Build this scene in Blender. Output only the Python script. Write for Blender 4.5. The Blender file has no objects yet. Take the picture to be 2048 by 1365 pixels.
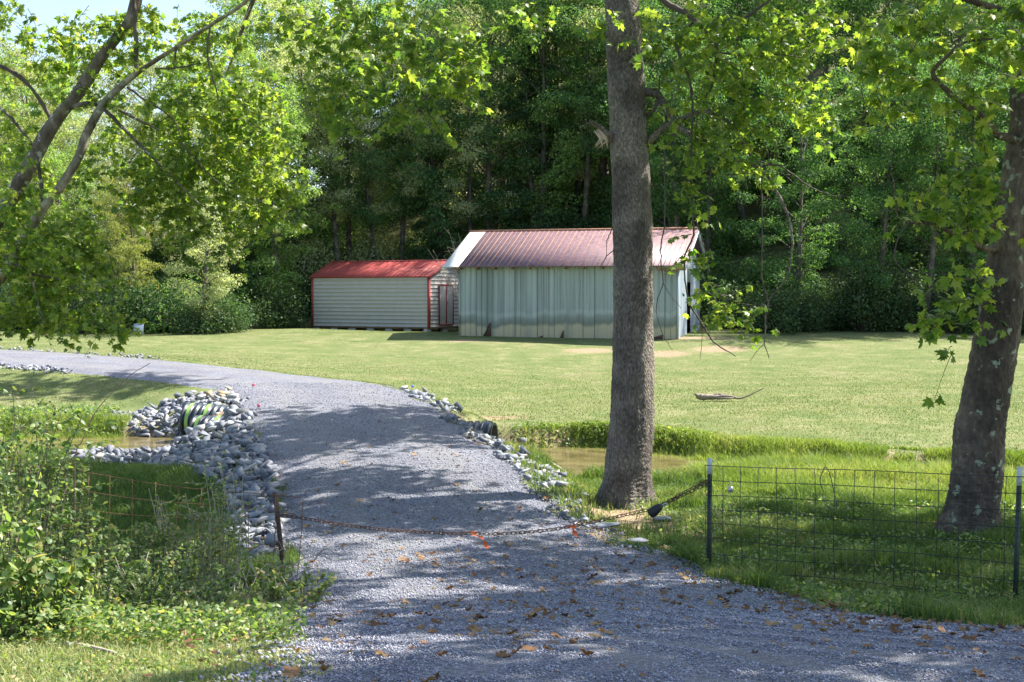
import bpy, math, random
import numpy as np
from mathutils import Vector, Matrix
R = math.radians
random.seed(7)
rng = np.random.default_rng(11)
sc = bpy.context.scene
C = sc.collection

# ------------------------------------------------------------------ camera
F, HOR = 2600.0, 590.0
PITCH = math.atan((682.5 - HOR) / F)
EYE = np.array([0.0, 0.0, 1.6])
cam_d = bpy.data.cameras.new('camera'); cam = bpy.data.objects.new('camera', cam_d); C.objects.link(cam)
cam.location = EYE; cam.rotation_euler = (R(90) - PITCH, 0, 0)
cam_d.sensor_width = 36; cam_d.lens = 36 * F / 2048; cam_d.clip_end = 2000; cam_d.clip_start = .05
sc.camera = cam
sc.render.resolution_x, sc.render.resolution_y = 1024, 682
# ------------------------------------------------------------------ sky, sun, exposure
SUN_EL, SUN_AZ = 51.0, 66.0        # azimuth clockwise from +Y
w = bpy.data.worlds.new('World'); sc.world = w; w.use_nodes = True
nt = w.node_tree; bg = nt.nodes['Background']
sky = nt.nodes.new('ShaderNodeTexSky'); sky.sky_type = 'NISHITA'; sky.sun_disc = False
sky.sun_elevation = R(SUN_EL); sky.sun_rotation = R(SUN_AZ); sky.dust_density = 1.5
nt.links.new(sky.outputs[0], bg.inputs[0]); bg.inputs[1].default_value = .105
sd = bpy.data.lights.new('sun', 'SUN'); sd.energy = 5.0; sd.angle = R(.53); sd.color = (1, .95, .86)
so = bpy.data.objects.new('sun', sd); C.objects.link(so)
S = Vector((math.sin(R(SUN_AZ)) * math.cos(R(SUN_EL)), math.cos(R(SUN_AZ)) * math.cos(R(SUN_EL)), math.sin(R(SUN_EL))))
so.rotation_euler = S.to_track_quat('Z', 'Y').to_euler(); so.location = (20, 10, 40)
sc.view_settings.view_transform = 'Standard'; sc.view_settings.look = 'None'
sc.view_settings.exposure = 1.58; sc.view_settings.gamma = 1
sc.cycles.max_bounces = 8; sc.cycles.transmission_bounces = 5; sc.cycles.diffuse_bounces = 4

# ------------------------------------------------------------------ helpers
def at(px, py, Y):
    u = (px - 1024) / F; v = (682.5 - py) / F
    c, s = math.cos(PITCH), math.sin(PITCH)
    d = np.array([u, c + v * s, -s + v * c])
    return EYE + d * (Y / d[1])
def proj(x, y, z):
    c, s = math.cos(PITCH), math.sin(PITCH)
    f = y * c - (z - 1.6) * s; up = y * s + (z - 1.6) * c
    f = np.maximum(f, .01)
    return 1024 + F * x / f, 682.5 - F * up / f
def tag(o, label=None, cat=None, group=None, kind=None):
    if label: o['label'] = label
    if cat: o['category'] = cat
    if group: o['group'] = group
    if kind: o['kind'] = kind
    return o
def fast_mesh(name, V, Fc, mats=None, attr=None, smooth=False, mi=None):
    me = bpy.data.meshes.new(name)
    V = np.asarray(V, dtype=np.float32)
    if isinstance(Fc, np.ndarray): groups = [Fc]
    else: groups = [f for f in Fc if len(f)]
    nl = sum(f.size for f in groups); nf = sum(len(f) for f in groups)
    me.vertices.add(len(V)); me.vertices.foreach_set('co', V.ravel())
    me.loops.add(nl); me.polygons.add(nf)
    me.loops.foreach_set('vertex_index', np.concatenate([f.ravel() for f in groups]).astype(np.int32))
    tot = np.concatenate([np.full(len(f), f.shape[1], np.int32) for f in groups])
    st = np.concatenate([[0], np.cumsum(tot)[:-1]]).astype(np.int32)
    me.polygons.foreach_set('loop_start', st)
    if smooth: me.polygons.foreach_set('use_smooth', np.ones(nf, bool))
    if mi is not None: me.polygons.foreach_set('material_index', np.asarray(mi, np.int32))
    if attr:
        for k, a in attr.items():
            at_ = me.attributes.new(k, 'FLOAT', 'POINT'); at_.data.foreach_set('value', np.asarray(a, np.float32))
    me.update(calc_edges=True); me.validate()
    for m in (mats or []): me.materials.append(m)
    return me
def link(name, me, parent=None):
    o = bpy.data.objects.new(name, me); C.objects.link(o)
    if parent: o.parent = parent
    return o
def empty(name, loc, rz=0):
    o = bpy.data.objects.new(name, None); C.objects.link(o); o.location = loc; o.rotation_euler = (0, 0, rz)
    o.empty_display_size = .2
    return o
class MB:
    """collects shapes for one mesh"""
    def __init__(s): s.V = []; s.T = []; s.Q = []; s.n = 0
    def add(s, V, T=None, Q=None):
        V = np.asarray(V, float); s.V.append(V)
        if T is not None and len(T): s.T.append(np.asarray(T) + s.n)
        if Q is not None and len(Q): s.Q.append(np.asarray(Q) + s.n)
        s.n += len(V)
    def box(s, a, b):
        x0, y0, z0 = a; x1, y1, z1 = b
        s.add([(x0,y0,z0),(x1,y0,z0),(x1,y1,z0),(x0,y1,z0),(x0,y0,z1),(x1,y0,z1),(x1,y1,z1),(x0,y1,z1)],
              Q=[(0,3,2,1),(4,5,6,7),(0,1,5,4),(1,2,6,5),(2,3,7,6),(3,0,4,7)])
    def prism(s, poly, y0, y1, M=None):
        """poly in (x,z), extruded along y"""
        n = len(poly)
        V = [(x, y0, z) for x, z in poly] + [(x, y1, z) for x, z in poly]
        T = [(0, i, i + 1) for i in range(1, n - 1)] + [(n, n + i + 1, n + i) for i in range(1, n - 1)]
        Q = [((i + 1) % n, i, n + i, n + (i + 1) % n) for i in range(n)]
        V = np.array(V, float)
        if M is not None: V = M(V)
        s.add(V, T, Q)
    def tube(s, P, rad, sides=6, cap=True, jitter=0):
        P = np.asarray(P, float); n = len(P)
        rad = np.broadcast_to(np.asarray(rad, float), (n,)) if np.ndim(rad) == 0 or len(np.atleast_1d(rad)) == n else np.interp(np.linspace(0, 1, n), np.linspace(0, 1, len(rad)), rad)
        T = np.gradient(P, axis=0); T /= (np.linalg.norm(T, axis=1, keepdims=True) + 1e-9)
        ref = np.array([0, 0, 1.]) if abs(T[0][2]) < .8 else np.array([1., 0, 0])
        A = np.cross(T[0], ref); A /= np.linalg.norm(A)
        ang = np.arange(sides) / sides * 2 * np.pi
        V = []
        for i in range(n):
            A = A - T[i] * A.dot(T[i]); A /= np.linalg.norm(A) + 1e-9
            B = np.cross(T[i], A)
            rr = rad[i] * (1 + (rng.uniform(-jitter, jitter, sides) if jitter else 0))
            V.append(P[i] + np.outer(np.cos(ang) * rr, A) + np.outer(np.sin(ang) * rr, B))
        V = np.concatenate(V)
        i = np.arange(n - 1)[:, None] * sides; j = np.arange(sides)[None]
        j2 = (j + 1) % sides
        Q = np.stack([i + j, i + j2, i + sides + j2, i + sides + j], -1).reshape(-1, 4)
        Tt = []
        if cap and sides >= 3:
            Tt = [(0, k + 1, k) for k in range(1, sides - 1)] + [((n - 1) * sides, (n - 1) * sides + k, (n - 1) * sides + k + 1) for k in range(1, sides - 1)]
        s.add(V, Tt, Q)
    def bar(s, a, b, r, sides=4): s.tube(np.array([a, b], float), r, sides)
    def build(s, name, mat, parent=None, smooth=False, attr=None):
        gs = []
        if s.T: gs.append(np.concatenate(s.T))
        if s.Q: gs.append(np.concatenate(s.Q))
        return link(name, fast_mesh(name, np.concatenate(s.V), gs, [mat], attr, smooth), parent)
def spline(P, n):
    """Catmull-Rom through the rows of P (any columns), n samples per span"""
    P = np.asarray(P, float)
    if len(P) < 3: return np.array([P[0] + (P[-1] - P[0]) * t for t in np.linspace(0, 1, n + 1)])
    E = np.vstack([2 * P[0] - P[1], P, 2 * P[-1] - P[-2]]); out = []
    for i in range(len(P) - 1):
        p0, p1, p2, p3 = E[i:i + 4]
        for t in np.arange(n) / n:
            out.append(.5 * (2 * p1 + (p2 - p0) * t + (2 * p0 - 5 * p1 + 4 * p2 - p3) * t * t + (3 * p1 - p0 - 3 * p2 + p3) * t ** 3))
    out.append(P[-1]); return np.array(out)
def sstep(a, b, x): t = np.clip((x - a) / (b - a), 0, 1); return t * t * (3 - 2 * t)
def vnoise(x, y, seed=0):
    """cheap smooth 2-D value noise in 0..1"""
    xi = np.floor(x); yi = np.floor(y); xf = x - xi; yf = y - yi
    def h(a, b): v = np.sin(a * 127.1 + b * 311.7 + seed * 74.7) * 43758.5453; return v - np.floor(v)
    u = xf * xf * (3 - 2 * xf); v = yf * yf * (3 - 2 * yf)
    return (h(xi, yi) * (1 - u) + h(xi + 1, yi) * u) * (1 - v) + (h(xi, yi + 1) * (1 - u) + h(xi + 1, yi + 1) * u) * v

# ------------------------------------------------------------------ materials
def new_mat(name):
    m = bpy.data.materials.new(name); m.use_nodes = True
    n = m.node_tree.nodes; b = n['Principled BSDF']
    return m, n, m.node_tree.links, b
def ramp(n, stops):
    r = n.new('ShaderNodeValToRGB'); e = r.color_ramp.elements
    e[0].position, e[0].color = stops[0][0], (*stops[0][1], 1); e[1].position, e[1].color = stops[-1][0], (*stops[-1][1], 1)
    for p, c in stops[1:-1]: k = e.new(p); k.color = (*c, 1)
    return r
def noise(n, l, scale, detail=4, coord='Object', vec=None, rough=.55, stretch=None):
    t = n.new('ShaderNodeTexNoise'); t.inputs['Scale'].default_value = scale; t.inputs['Detail'].default_value = detail
    t.inputs['Roughness'].default_value = rough
    if vec is None:
        tc = n.new('ShaderNodeTexCoord'); vec = tc.outputs[coord]
    if stretch:
        mp = n.new('ShaderNodeMapping'); mp.inputs['Scale'].default_value = stretch; l.new(vec, mp.inputs[0]); vec = mp.outputs[0]
    l.new(vec, t.inputs[0]); return t
def mixc(n, l, fac, a, b, mode='MIX'):
    m = n.new('ShaderNodeMix'); m.data_type = 'RGBA'; m.blend_type = mode
    for s_, v in ((0, fac), (6, a), (7, b)):
        if hasattr(v, 'is_linked'): l.new(v, m.inputs[s_])
        elif s_ == 0: m.inputs[0].default_value = v
        else: m.inputs[s_].default_value = (*v, 1)
    return m.outputs[2]
def bump(n, l, b, h, strength, dist):
    k = n.new('ShaderNodeBump'); k.inputs['Strength'].default_value = strength; k.inputs['Distance'].default_value = dist
    l.new(h, k.inputs['Height']); l.new(k.outputs[0], b.inputs['Normal']); return k
def simple(name, col, rough=.6, metal=0, var=.25, scale=8, bmp=0):
    m, n, l, b = new_mat(name)
    t = noise(n, l, scale); d = tuple(c * (1 - var) for c in col); u = tuple(min(1, c * (1 + var)) for c in col)
    r = ramp(n, [(.3, d), (.7, u)]); l.new(t.outputs[0], r.inputs[0]); l.new(r.outputs[0], b.inputs[0])
    b.inputs['Roughness'].default_value = rough; b.inputs['Metallic'].default_value = metal
    if bmp: bump(n, l, b, t.outputs[0], .6, bmp)
    return m
def leafy(name, stops, trans=.45, rough=.45, tcol=1.6):
    """thin leaf: reflecting plus translucent; colour from the per-leaf attribute 'rnd'"""
    m, n, l, b = new_mat(name)
    a = n.new('ShaderNodeAttribute'); a.attribute_name = 'rnd'
    oi = n.new('ShaderNodeObjectInfo')
    ad = n.new('ShaderNodeMath'); ad.operation = 'MULTIPLY_ADD'; ad.inputs[1].default_value = .22; l.new(oi.outputs['Random'], ad.inputs[0]); l.new(a.outputs['Fac'], ad.inputs[2])
    sb = n.new('ShaderNodeMath'); sb.operation = 'SUBTRACT'; sb.inputs[1].default_value = .11; l.new(ad.outputs[0], sb.inputs[0])
    r = ramp(n, stops); l.new(sb.outputs[0], r.inputs[0])
    l.new(r.outputs[0], b.inputs[0]); b.inputs['Roughness'].default_value = rough
    b.inputs['Specular IOR Level'].default_value = .4 if rough < .5 else .2
    tr = n.new('ShaderNodeBsdfTranslucent')
    tc = mixc(n, l, 1.0, r.outputs[0], (tcol * 1.0, tcol * 1.05, tcol * .45), 'MULTIPLY')
    l.new(tc, tr.inputs[0])
    mx = n.new('ShaderNodeMixShader'); mx.inputs[0].default_value = trans
    l.new(b.outputs[0], mx.inputs[1]); l.new(tr.outputs[0], mx.inputs[2]); l.new(mx.outputs[0], n['Material Output'].inputs[0])
    return m
M = {}
M['syc'] = leafy('sycamore_leaf', [(0, (.075, .14, .03)), (.35, (.14, .22, .045)), (.8, (.24, .30, .06)), (1.0, (.30, .33, .08))], .52, .4, 1.95)
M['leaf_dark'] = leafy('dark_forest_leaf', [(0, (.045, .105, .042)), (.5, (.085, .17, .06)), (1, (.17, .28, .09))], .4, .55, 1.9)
M['leaf_mid'] = leafy('green_forest_leaf', [(0, (.08, .15, .045)), (.5, (.18, .28, .085)), (1, (.32, .42, .14))], .42, .55, 2.0)
M['leaf_pale'] = leafy('pale_forest_leaf', [(0, (.18, .23, .12)), (.5, (.35, .39, .21)), (1, (.52, .54, .30))], .38, .5, 1.7)
M['leaf_gold'] = leafy('yellowing_forest_leaf', [(0, (.11, .155, .045)), (.5, (.21, .25, .075)), (1, (.36, .34, .12))], .42, .5, 1.6)
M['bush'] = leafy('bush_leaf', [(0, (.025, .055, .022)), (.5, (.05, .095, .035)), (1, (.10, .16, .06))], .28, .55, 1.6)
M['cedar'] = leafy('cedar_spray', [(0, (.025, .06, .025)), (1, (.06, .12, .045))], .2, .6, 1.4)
M['weed'] = leafy('weed_leaf', [(0, (.06, .11, .04)), (.4, (.13, .20, .065)), (.8, (.25, .31, .11)), (1, (.40, .31, .17))], .42, .45, 1.9)
M['grass_tall'] = leafy('tall_grass_blade', [(0, (.09, .145, .035)), (.5, (.16, .225, .05)), (.85, (.27, .32, .10)), (1, (.40, .36, .20))], .4, .5, 1.7)
M['grass_verge'] = leafy('verge_grass_blade', [(0, (.05, .095, .03)), (.5, (.10, .165, .045)), (.85, (.19, .25, .08)), (1, (.34, .30, .16))], .38, .5, 1.6)  # darker copy of the tall grass, with the verge's shade put into its colour
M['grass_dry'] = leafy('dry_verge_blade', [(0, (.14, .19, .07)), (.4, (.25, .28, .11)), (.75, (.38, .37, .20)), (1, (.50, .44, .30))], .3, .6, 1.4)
M['grass_lawn'] = leafy('lawn_grass_blade', [(0, (.075, .115, .035)), (.45, (.135, .18, .06)), (.8, (.19, .225, .095)), (1, (.30, .26, .15))], .3, .6, 1.5)
M['dry_leaf'] = leafy('fallen_sycamore_leaf', [(0, (.10, .05, .025)), (.5, (.22, .12, .06)), (1, (.34, .23, .12))], .2, .6, 1.2)
def bark(name, stops, scale, stretch, dist, lichen=None):
    m, n, l, b = new_mat(name)
    t = noise(n, l, scale, 8, stretch=stretch, rough=.7); v = n.new('ShaderNodeTexVoronoi'); v.inputs['Scale'].default_value = scale * 1.3
    mp = n.new('ShaderNodeMapping'); mp.inputs['Scale'].default_value = stretch; tc = n.new('ShaderNodeTexCoord'); l.new(tc.outputs['Object'], mp.inputs[0]); l.new(mp.outputs[0], v.inputs[0])
    big = noise(n, l, 1.6, 3)
    r = ramp(n, stops); l.new(t.outputs[0], r.inputs[0])
    rbig = ramp(n, [(.36, (.55, .52, .50)), (.5, (.95, .94, .93)), (.64, (1.45, 1.42, 1.38))]); l.new(big.outputs[0], rbig.inputs[0]); c = mixc(n, l, 1.0, r.outputs[0], rbig.outputs[0], 'MULTIPLY')
    if lichen:
        t2 = noise(n, l, 7, 5); r2 = ramp(n, [(.60, (0, 0, 0)), (.64, (1, 1, 1))]); l.new(t2.outputs[0], r2.inputs[0])
        c = mixc(n, l, r2.outputs[0], c, lichen)
    l.new(c, b.inputs[0]); b.inputs['Roughness'].default_value = .85
    ad = n.new('ShaderNodeMath'); ad.operation = 'ADD'; l.new(t.outputs[0], ad.inputs[0]); l.new(v.outputs['Distance'], ad.inputs[1])
    bump(n, l, b, ad.outputs[0], 1, dist)
    return m
M['bark_main'] = bark('grey_plated_bark', [(.3, (.05, .038, .03)), (.46, (.13, .108, .088)), (.6, (.24, .21, .18)), (.74, (.42, .39, .35))], 42, (1, 1, .45), .02)
M['bark_right'] = bark('flaking_sycamore_bark', [(.3, (.05, .037, .028)), (.55, (.13, .10, .075)), (.75, (.22, .18, .14))], 14, (1, 1, .5), .03, (.30, .34, .24))
M['bark_left'] = bark('mottled_sycamore_bark', [(.3, (.06, .045, .035)), (.5, (.13, .105, .08)), (.7, (.26, .23, .18))], 9, (1, 1, .5), .015, (.45, .45, .36))
M['bark_forest'] = bark('forest_bark', [(.3, (.05, .042, .035)), (.7, (.17, .145, .12))], 9, (1, 1, .25), .02)
M['twig'] = simple('dark_twig', (.09, .07, .055), .8)
M['twig_pale'] = simple('pale_twig', (.34, .30, .24), .8)
M['dead_wood'] = simple('weathered_wood', (.22, .18, .145), .9, scale=20)

# ground: grass soil, dirt where attribute says so, forest litter far back
def ground_mat():
    m, n, l, b = new_mat('lawn_and_soil')
    a = n.new('ShaderNodeAttribute'); a.attribute_name = 'dirt'; wd = n.new('ShaderNodeAttribute'); wd.attribute_name = 'wood'
    t1 = noise(n, l, .7, 5); t2 = noise(n, l, 14, 6, rough=.7); t3 = noise(n, l, 1.6, 6, rough=.65)
    r1 = ramp(n, [(.3, (.10, .135, .048)), (.5, (.13, .155, .06)), (.7, (.17, .172, .085))]); l.new(t1.outputs[0], r1.inputs[0])
    r2 = ramp(n, [(.35, (.86, .87, .84)), (.65, (1.08, 1.07, 1.06))]); l.new(t2.outputs[0], r2.inputs[0])
    c = mixc(n, l, 1.0, r1.outputs[0], r2.outputs[0], 'MULTIPLY')
    r3 = ramp(n, [(.50, (0, 0, 0)), (.74, (1, 1, 1))]); l.new(t3.outputs[0], r3.inputs[0])
    mm = n.new('ShaderNodeMath'); mm.operation = 'MULTIPLY'; mm.inputs[1].default_value = .55; l.new(r3.outputs[0], mm.inputs[0])
    c = mixc(n, l, mm.outputs[0], c, (.30, .27, .15))
    rd = ramp(n, [(.3, (.17, .12, .075)), (.7, (.36, .27, .18))]); l.new(t2.outputs[0], rd.inputs[0])
    # dirt mask broken up by noise
    s1 = n.new('ShaderNodeMath'); s1.operation = 'ADD'; l.new(a.outputs['Fac'], s1.inputs[0]); l.new(t2.outputs[0], s1.inputs[1])
    r4 = ramp(n, [(.78, (0, 0, 0)), (.95, (1, 1, 1))]); l.new(s1.outputs[0], r4.inputs[0])
    c = mixc(n, l, r4.outputs[0], c, rd.outputs[0])
    rw = ramp(n, [(.35, (.06, .08, .03)), (.55, (.13, .12, .06)), (.75, (.20, .24, .08))]); l.new(t3.outputs[0], rw.inputs[0])
    c = mixc(n, l, wd.outputs['Fac'], c, rw.outputs[0])
    l.new(c, b.inputs[0]); b.inputs['Roughness'].default_value = .95; b.inputs['Specular IOR Level'].default_value = .1
    bump(n, l, b, t2.outputs[0], .4, .04)
    return m
def gravel_mat(name, coarse):
    m, n, l, b = new_mat(name)
    tc = n.new('ShaderNodeTexCoord')
    v = n.new('ShaderNodeTexVoronoi'); v.inputs['Scale'].default_value = coarse; l.new(tc.outputs['Object'], v.inputs[0])
    v2 = n.new('ShaderNodeTexVoronoi'); v2.inputs['Scale'].default_value = coarse * 2.3; l.new(tc.outputs['Object'], v2.inputs[0])
    sx = n.new('ShaderNodeSeparateColor'); l.new(v.outputs['Color'], sx.inputs[0])
    r = ramp(n, [(0, (.15, .158, .205)), (.5, (.275, .285, .35)), (1, (.44, .45, .51))]); l.new(sx.outputs[0], r.inputs[0])
    big = noise(n, l, .8, 5, rough=.65); rb = ramp(n, [(.35, (.80, .79, .78)), (.65, (1.08, 1.07, 1.06))]); l.new(big.outputs[0], rb.inputs[0])
    c = mixc(n, l, 1.0, r.outputs[0], rb.outputs[0], 'MULTIPLY')
    ta = n.new('ShaderNodeAttribute'); ta.attribute_name = 'track'; tm = n.new('ShaderNodeMath'); tm.operation = 'MULTIPLY'; l.new(ta.outputs['Fac'], tm.inputs[0]); l.new(big.outputs[0], tm.inputs[1]); c = mixc(n, l, tm.outputs[0], c, (.36, .35, .345))
    de = n.new('ShaderNodeMath'); de.operation = 'ADD'; l.new(v.outputs['Distance'], de.inputs[0]); l.new(v2.outputs['Distance'], de.inputs[1])
    l.new(c, b.inputs[0]); b.inputs['Roughness'].default_value = .85
    k = bump(n, l, b, de.outputs[0], 1, .03); k.invert = True
    return m
M['ground'] = ground_mat()
M['gravel'] = gravel_mat('crushed_limestone', 48)
def stone_mat(name, stops):
    m, n, l, b = new_mat(name)
    a = n.new('ShaderNodeAttribute'); a.attribute_name = 'rnd'; oi = n.new('ShaderNodeObjectInfo')
    ad = n.new('ShaderNodeMath'); ad.operation = 'ADD'; l.new(a.outputs['Fac'], ad.inputs[0]); l.new(oi.outputs['Random'], ad.inputs[1])
    fr = n.new('ShaderNodeMath'); fr.operation = 'FRACT'; l.new(ad.outputs[0], fr.inputs[0])
    r = ramp(n, stops); l.new(fr.outputs[0], r.inputs[0])
    t = noise(n, l, 9, 6, rough=.7); rt = ramp(n, [(.3, (.72, .72, .74)), (.7, (1.15, 1.13, 1.1))]); l.new(t.outputs[0], rt.inputs[0])
    l.new(mixc(n, l, 1.0, r.outputs[0], rt.outputs[0], 'MULTIPLY'), b.inputs[0]); b.inputs['Roughness'].default_value = .8
    bump(n, l, b, t.outputs[0], .35, .012)
    return m
M['stone'] = stone_mat('broken_limestone', [(0, (.12, .13, .16)), (.6, (.22, .235, .275)), (.9, (.35, .365, .395)), (1, (.36, .33, .28))])
M['pebble'] = stone_mat('gravel_stone', [(0, (.13, .14, .185)), (.5, (.25, .26, .325)), (.92, (.40, .41, .47)), (1, (.48, .46, .42))])
M['rock_tan'] = stone_mat('tan_sandstone', [(0, (.36, .27, .17)), (1, (.48, .38, .25))])

# ------------------------------------------------------------------ terrain
SEC = np.array([  # driveway cross-sections: left x,y, right x,y, z
 (-1.4,2.0,16,1.0,.12),(-1.2,4.2,11,3.6,.03),(-1.02,5.9,6.6,5.8,-.14),(-1.35,8,3.25,8,-.50),(-1.66,10.3,2.5,10.3,-.90),(-2.3,13.2,1.9,13,-1.17),
 (-2.85,15.9,.75,15.9,-1.17),(-3.37,18.3,.36,18.1,-1.08),(-4.25,21.5,-.2,21,-.93),(-5.0,24.5,-1.1,24.3,-.76),
 (-5.8,27.5,-2.1,28.8,-.66),(-6.6,29.8,-3.2,32.2,-.63),(-7.9,31.8,-5.17,35,-.62),(-9.8,33,-7.2,36.7,-.52),
 (-12.3,34.3,-10.6,39.3,-.38),(-16,35.5,-15.5,41.8,-.2),(-24,37,-24,44,0),(-40,38,-40,46,.1)])
SS = spline(SEC, 14)
_wl = vnoise(np.arange(len(SS)) * .31, np.zeros(len(SS)), 3) - .5; _wr = vnoise(np.arange(len(SS)) * .31, np.zeros(len(SS)), 9) - .5
SS[:, 0] += _wl * .3; SS[:, 2] += _wr * .3
NT = 13
strip = np.array([[(s[0] + (s[2] - s[0]) * t, s[1] + (s[3] - s[1]) * t, s[4] + .05 * math.sin(math.pi * t)) for t in np.linspace(0, 1, NT)] for s in SS])
SP = strip.reshape(-1, 3)
poly = np.vstack([SS[:, :2], SS[::-1, 2:4]])
bnd = np.vstack([np.c_[SS[:, :2], SS[:, 4]], np.c_[SS[:, 2:4], SS[:, 4]]])
def in_poly(x, y, P):
    ins = np.zeros(x.shape, bool); n = len(P)
    for i in range(n):
        x1, y1 = P[i]; x2, y2 = P[(i + 1) % n]
        if y1 == y2: continue
        c = ((y1 > y) != (y2 > y)) & (x < (x2 - x1) * (y - y1) / (y2 - y1) + x1)
        ins ^= c
    return ins
CP = [(p[0], p[1], p[2]) for p in (at(*q) for q in [
 (0,1365,6),(300,1335,6.6),(100,1285,7.4),(400,1300,7.4),(575,1232,12.5),(75,1185,14),(320,1215,12.5),(300,965,20),(170,925,23),(450,1010,18),(100,990,19),
 (200,830,29.5),(100,800,31),(0,780,32),(200,762,33),(0,645,60),(60,670,52),(250,680,50),(277,669,56),(450,665,56),(600,658,60),(700,700,48),(800,740,40),(900,800,32),
 (950,838,27.8),(1024,845,27),(1300,850,26.5),(1500,862,25.2),(1700,880,23.8),(2048,892,22.6),
 (920,672,52.3),(1355,678,50),(858,666,62),(640,665,65),(1100,722,44.5),(1300,702,47.5),(1200,785,34.5),(1500,802,31.5),(1500,702,47),(1600,676,51),(1900,672,52),(2048,690,50),
 (1800,742,40),(2000,802,31),(1450,668,53),(1200,1012,18),(1940,1062,15.7),(1418,1152,13),(2035,1210,11.1),(1700,1230,10.8),(2040,1300,8.2),(1500,985,19),(1900,985,19),(1100,985,20),
 (760,658,68),(1100,655,66),(1500,655,66),(1900,655,66)])]
CP += [(-60,0,0),(60,0,0),(0,-20,0),(-20,-5,.1),(0,2,.08),(8,4,-.05),(20,4,-.1),(-8,3,.05),(-60,60,1.0),(60,60,0),(-60,30,.1),(60,30,-.8),(30,14,-1.1),(-30,15,-1.4),(30,50,-.2),(-14,15,-1.5),(-14,22,-1.4),
       (0,75,.3),(-30,75,.8),(30,75,.3),(-30,50,.4),(-18,7,-.4),(12,12,-1.1),(14,18,-1.25)]
CP = np.array(CP)
def _U(r2): return r2 * np.log(r2 + 1e-12)
_n = len(CP); _K = _U((CP[:, None, 0] - CP[None, :, 0]) ** 2 + (CP[:, None, 1] - CP[None, :, 1]) ** 2) + np.eye(_n) * .5
_P = np.c_[np.ones(_n), CP[:, :2]]
_A = np.block([[_K, _P], [_P.T, np.zeros((3, 3))]])
_W = np.linalg.solve(_A, np.r_[CP[:, 2], 0, 0, 0])
STREAM = spline(np.array([(-60,22,1.2),(-20,25.2,1.0),(-12,26.2,.9),(-9,26.7,.85),(-7,26.3,.75),(-3.5,25.3,.6),(-.3,24.4,1.0),(1.2,24.0,1.55),(3.0,23.2,.9),(6,21.4,.5),(10,20,.6),(25,16,.8),(60,14,1)]), 10)
WATER = -1.43
def H(x, y, ground=False):
    x = np.atleast_1d(np.asarray(x, float)); y = np.atleast_1d(np.asarray(y, float)); shp = x.shape
    x = x.ravel(); y = y.ravel()
    xc = np.clip(x, -60, 60); yc = np.clip(y, -20, 75); z = np.empty_like(x)
    for i in range(0, len(x), 20000):
        a = slice(i, i + 20000)
        z[a] = _U((xc[a, None] - CP[None, :, 0]) ** 2 + (yc[a, None] - CP[None, :, 1]) ** 2) @ _W[:_n] + _W[_n] + _W[_n + 1] * xc[a] + _W[_n + 2] * yc[a]
    # wooded hill
    y0 = 61 - 3 * sstep(6, 16, x) + 7 * sstep(-15, -11, x) * (1 - sstep(0, 3, x)); d = np.maximum(0, y - y0)
    sl = .10 + .46 * sstep(-22, -4, x)
    z += sl * (np.sqrt(d * d + 9) - 3) * (1 - .0016 * np.minimum(d, 250))
    z += .02 * (vnoise(x * 1.3, y * 1.3, 1) - .5) + .05 * (vnoise(x * .35, y * .35, 2) - .5)
    # stream
    near = (y > 8) & (y < 34)
    if near.any():
        xs, ys = x[near], y[near]
        d2 = (xs[:, None] - STREAM[None, :, 0]) ** 2 + (ys[:, None] - STREAM[None, :, 1]) ** 2
        k = d2.argmin(1); dd = np.sqrt(d2.min(1)) - STREAM[k, 2] + .35 * (vnoise(xs * 1.1, ys * 1.1, 5) - .5)
        far = ys > STREAM[k, 1]
        wd = np.where(far, .55, 1.5)
        t = 1 - sstep(0, 1, dd / wd)
        bed = -1.60 + .18 * sstep(2.6, 4.5, xs); z[near] = z[near] * (1 - t) + np.minimum(z[near], bed) * t
    # driveway embankment
    near = (y > -2) & (y < 50) & (x < 20)
    if near.any():
        xs, ys = x[near], y[near]; zz = z[near]
        ins = in_poly(xs, ys, poly)
        for i in range(0, len(xs), 4000):
            a = slice(i, i + 4000)
            d2 = (xs[a, None] - bnd[None, :, 0]) ** 2 + (ys[a, None] - bnd[None, :, 1]) ** 2
            k = d2.argmin(1); d = np.sqrt(d2[np.arange(len(k)), k]); zr = bnd[k, 2]
            left = k < len(SS)
            emb = np.where(left, 1.5, 1.1) * (.35 + .65 * np.clip(np.abs(zr - zz[a]) / .35, 0, 1))
            t = 1 - np.clip(d / emb, 0, 1); t = t * (1.6 - .6 * t)
            out = zz[a] * (1 - t) + (zr - .01) * t
            q = ins[a]
            if q.any():
                e2 = (xs[a][q][:, None] - SP[None, :, 0]) ** 2 + (ys[a][q][:, None] - SP[None, :, 1]) ** 2
                ww = 1 / (e2 + .05) ** 3
                zi = (ww * SP[None, :, 2]).sum(1) / ww.sum(1)
                out[q] = zi - (.06 * np.clip(d[q] / .3, 0, 1) if ground else 0)
            zz[a] = out
        for dx, dy, dr in ((-7.35,27.0,.75),(-6.95,25.9,.6),(.15,24.35,.55),(-.55,25.65,.45)):
            e = np.exp(-(((xs - dx) ** 2 + (ys - dy) ** 2) / dr ** 2) ** 2); zz = zz * (1 - e) + np.minimum(zz, -1.5) * e
        z[near] = zz
    return z.reshape(shp)
def gz(x, y): return float(H([x], [y])[0])
def axis(lo, hi, step, grow, far):
    a = list(np.arange(lo, hi + 1e-6, step)); s = step; v = hi
    while v < far[1]: s *= grow; v += s; a.append(v)
    s = step; v = lo; pre = []
    while v > far[0]: s *= grow; v -= s; pre.append(v)
    return np.array(pre[::-1] + a)
gx = axis(-15, 13, .22, 1.13, (-500, 500)); gy = axis(3, 36, .22, 1.05, (-60, 700))
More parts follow.
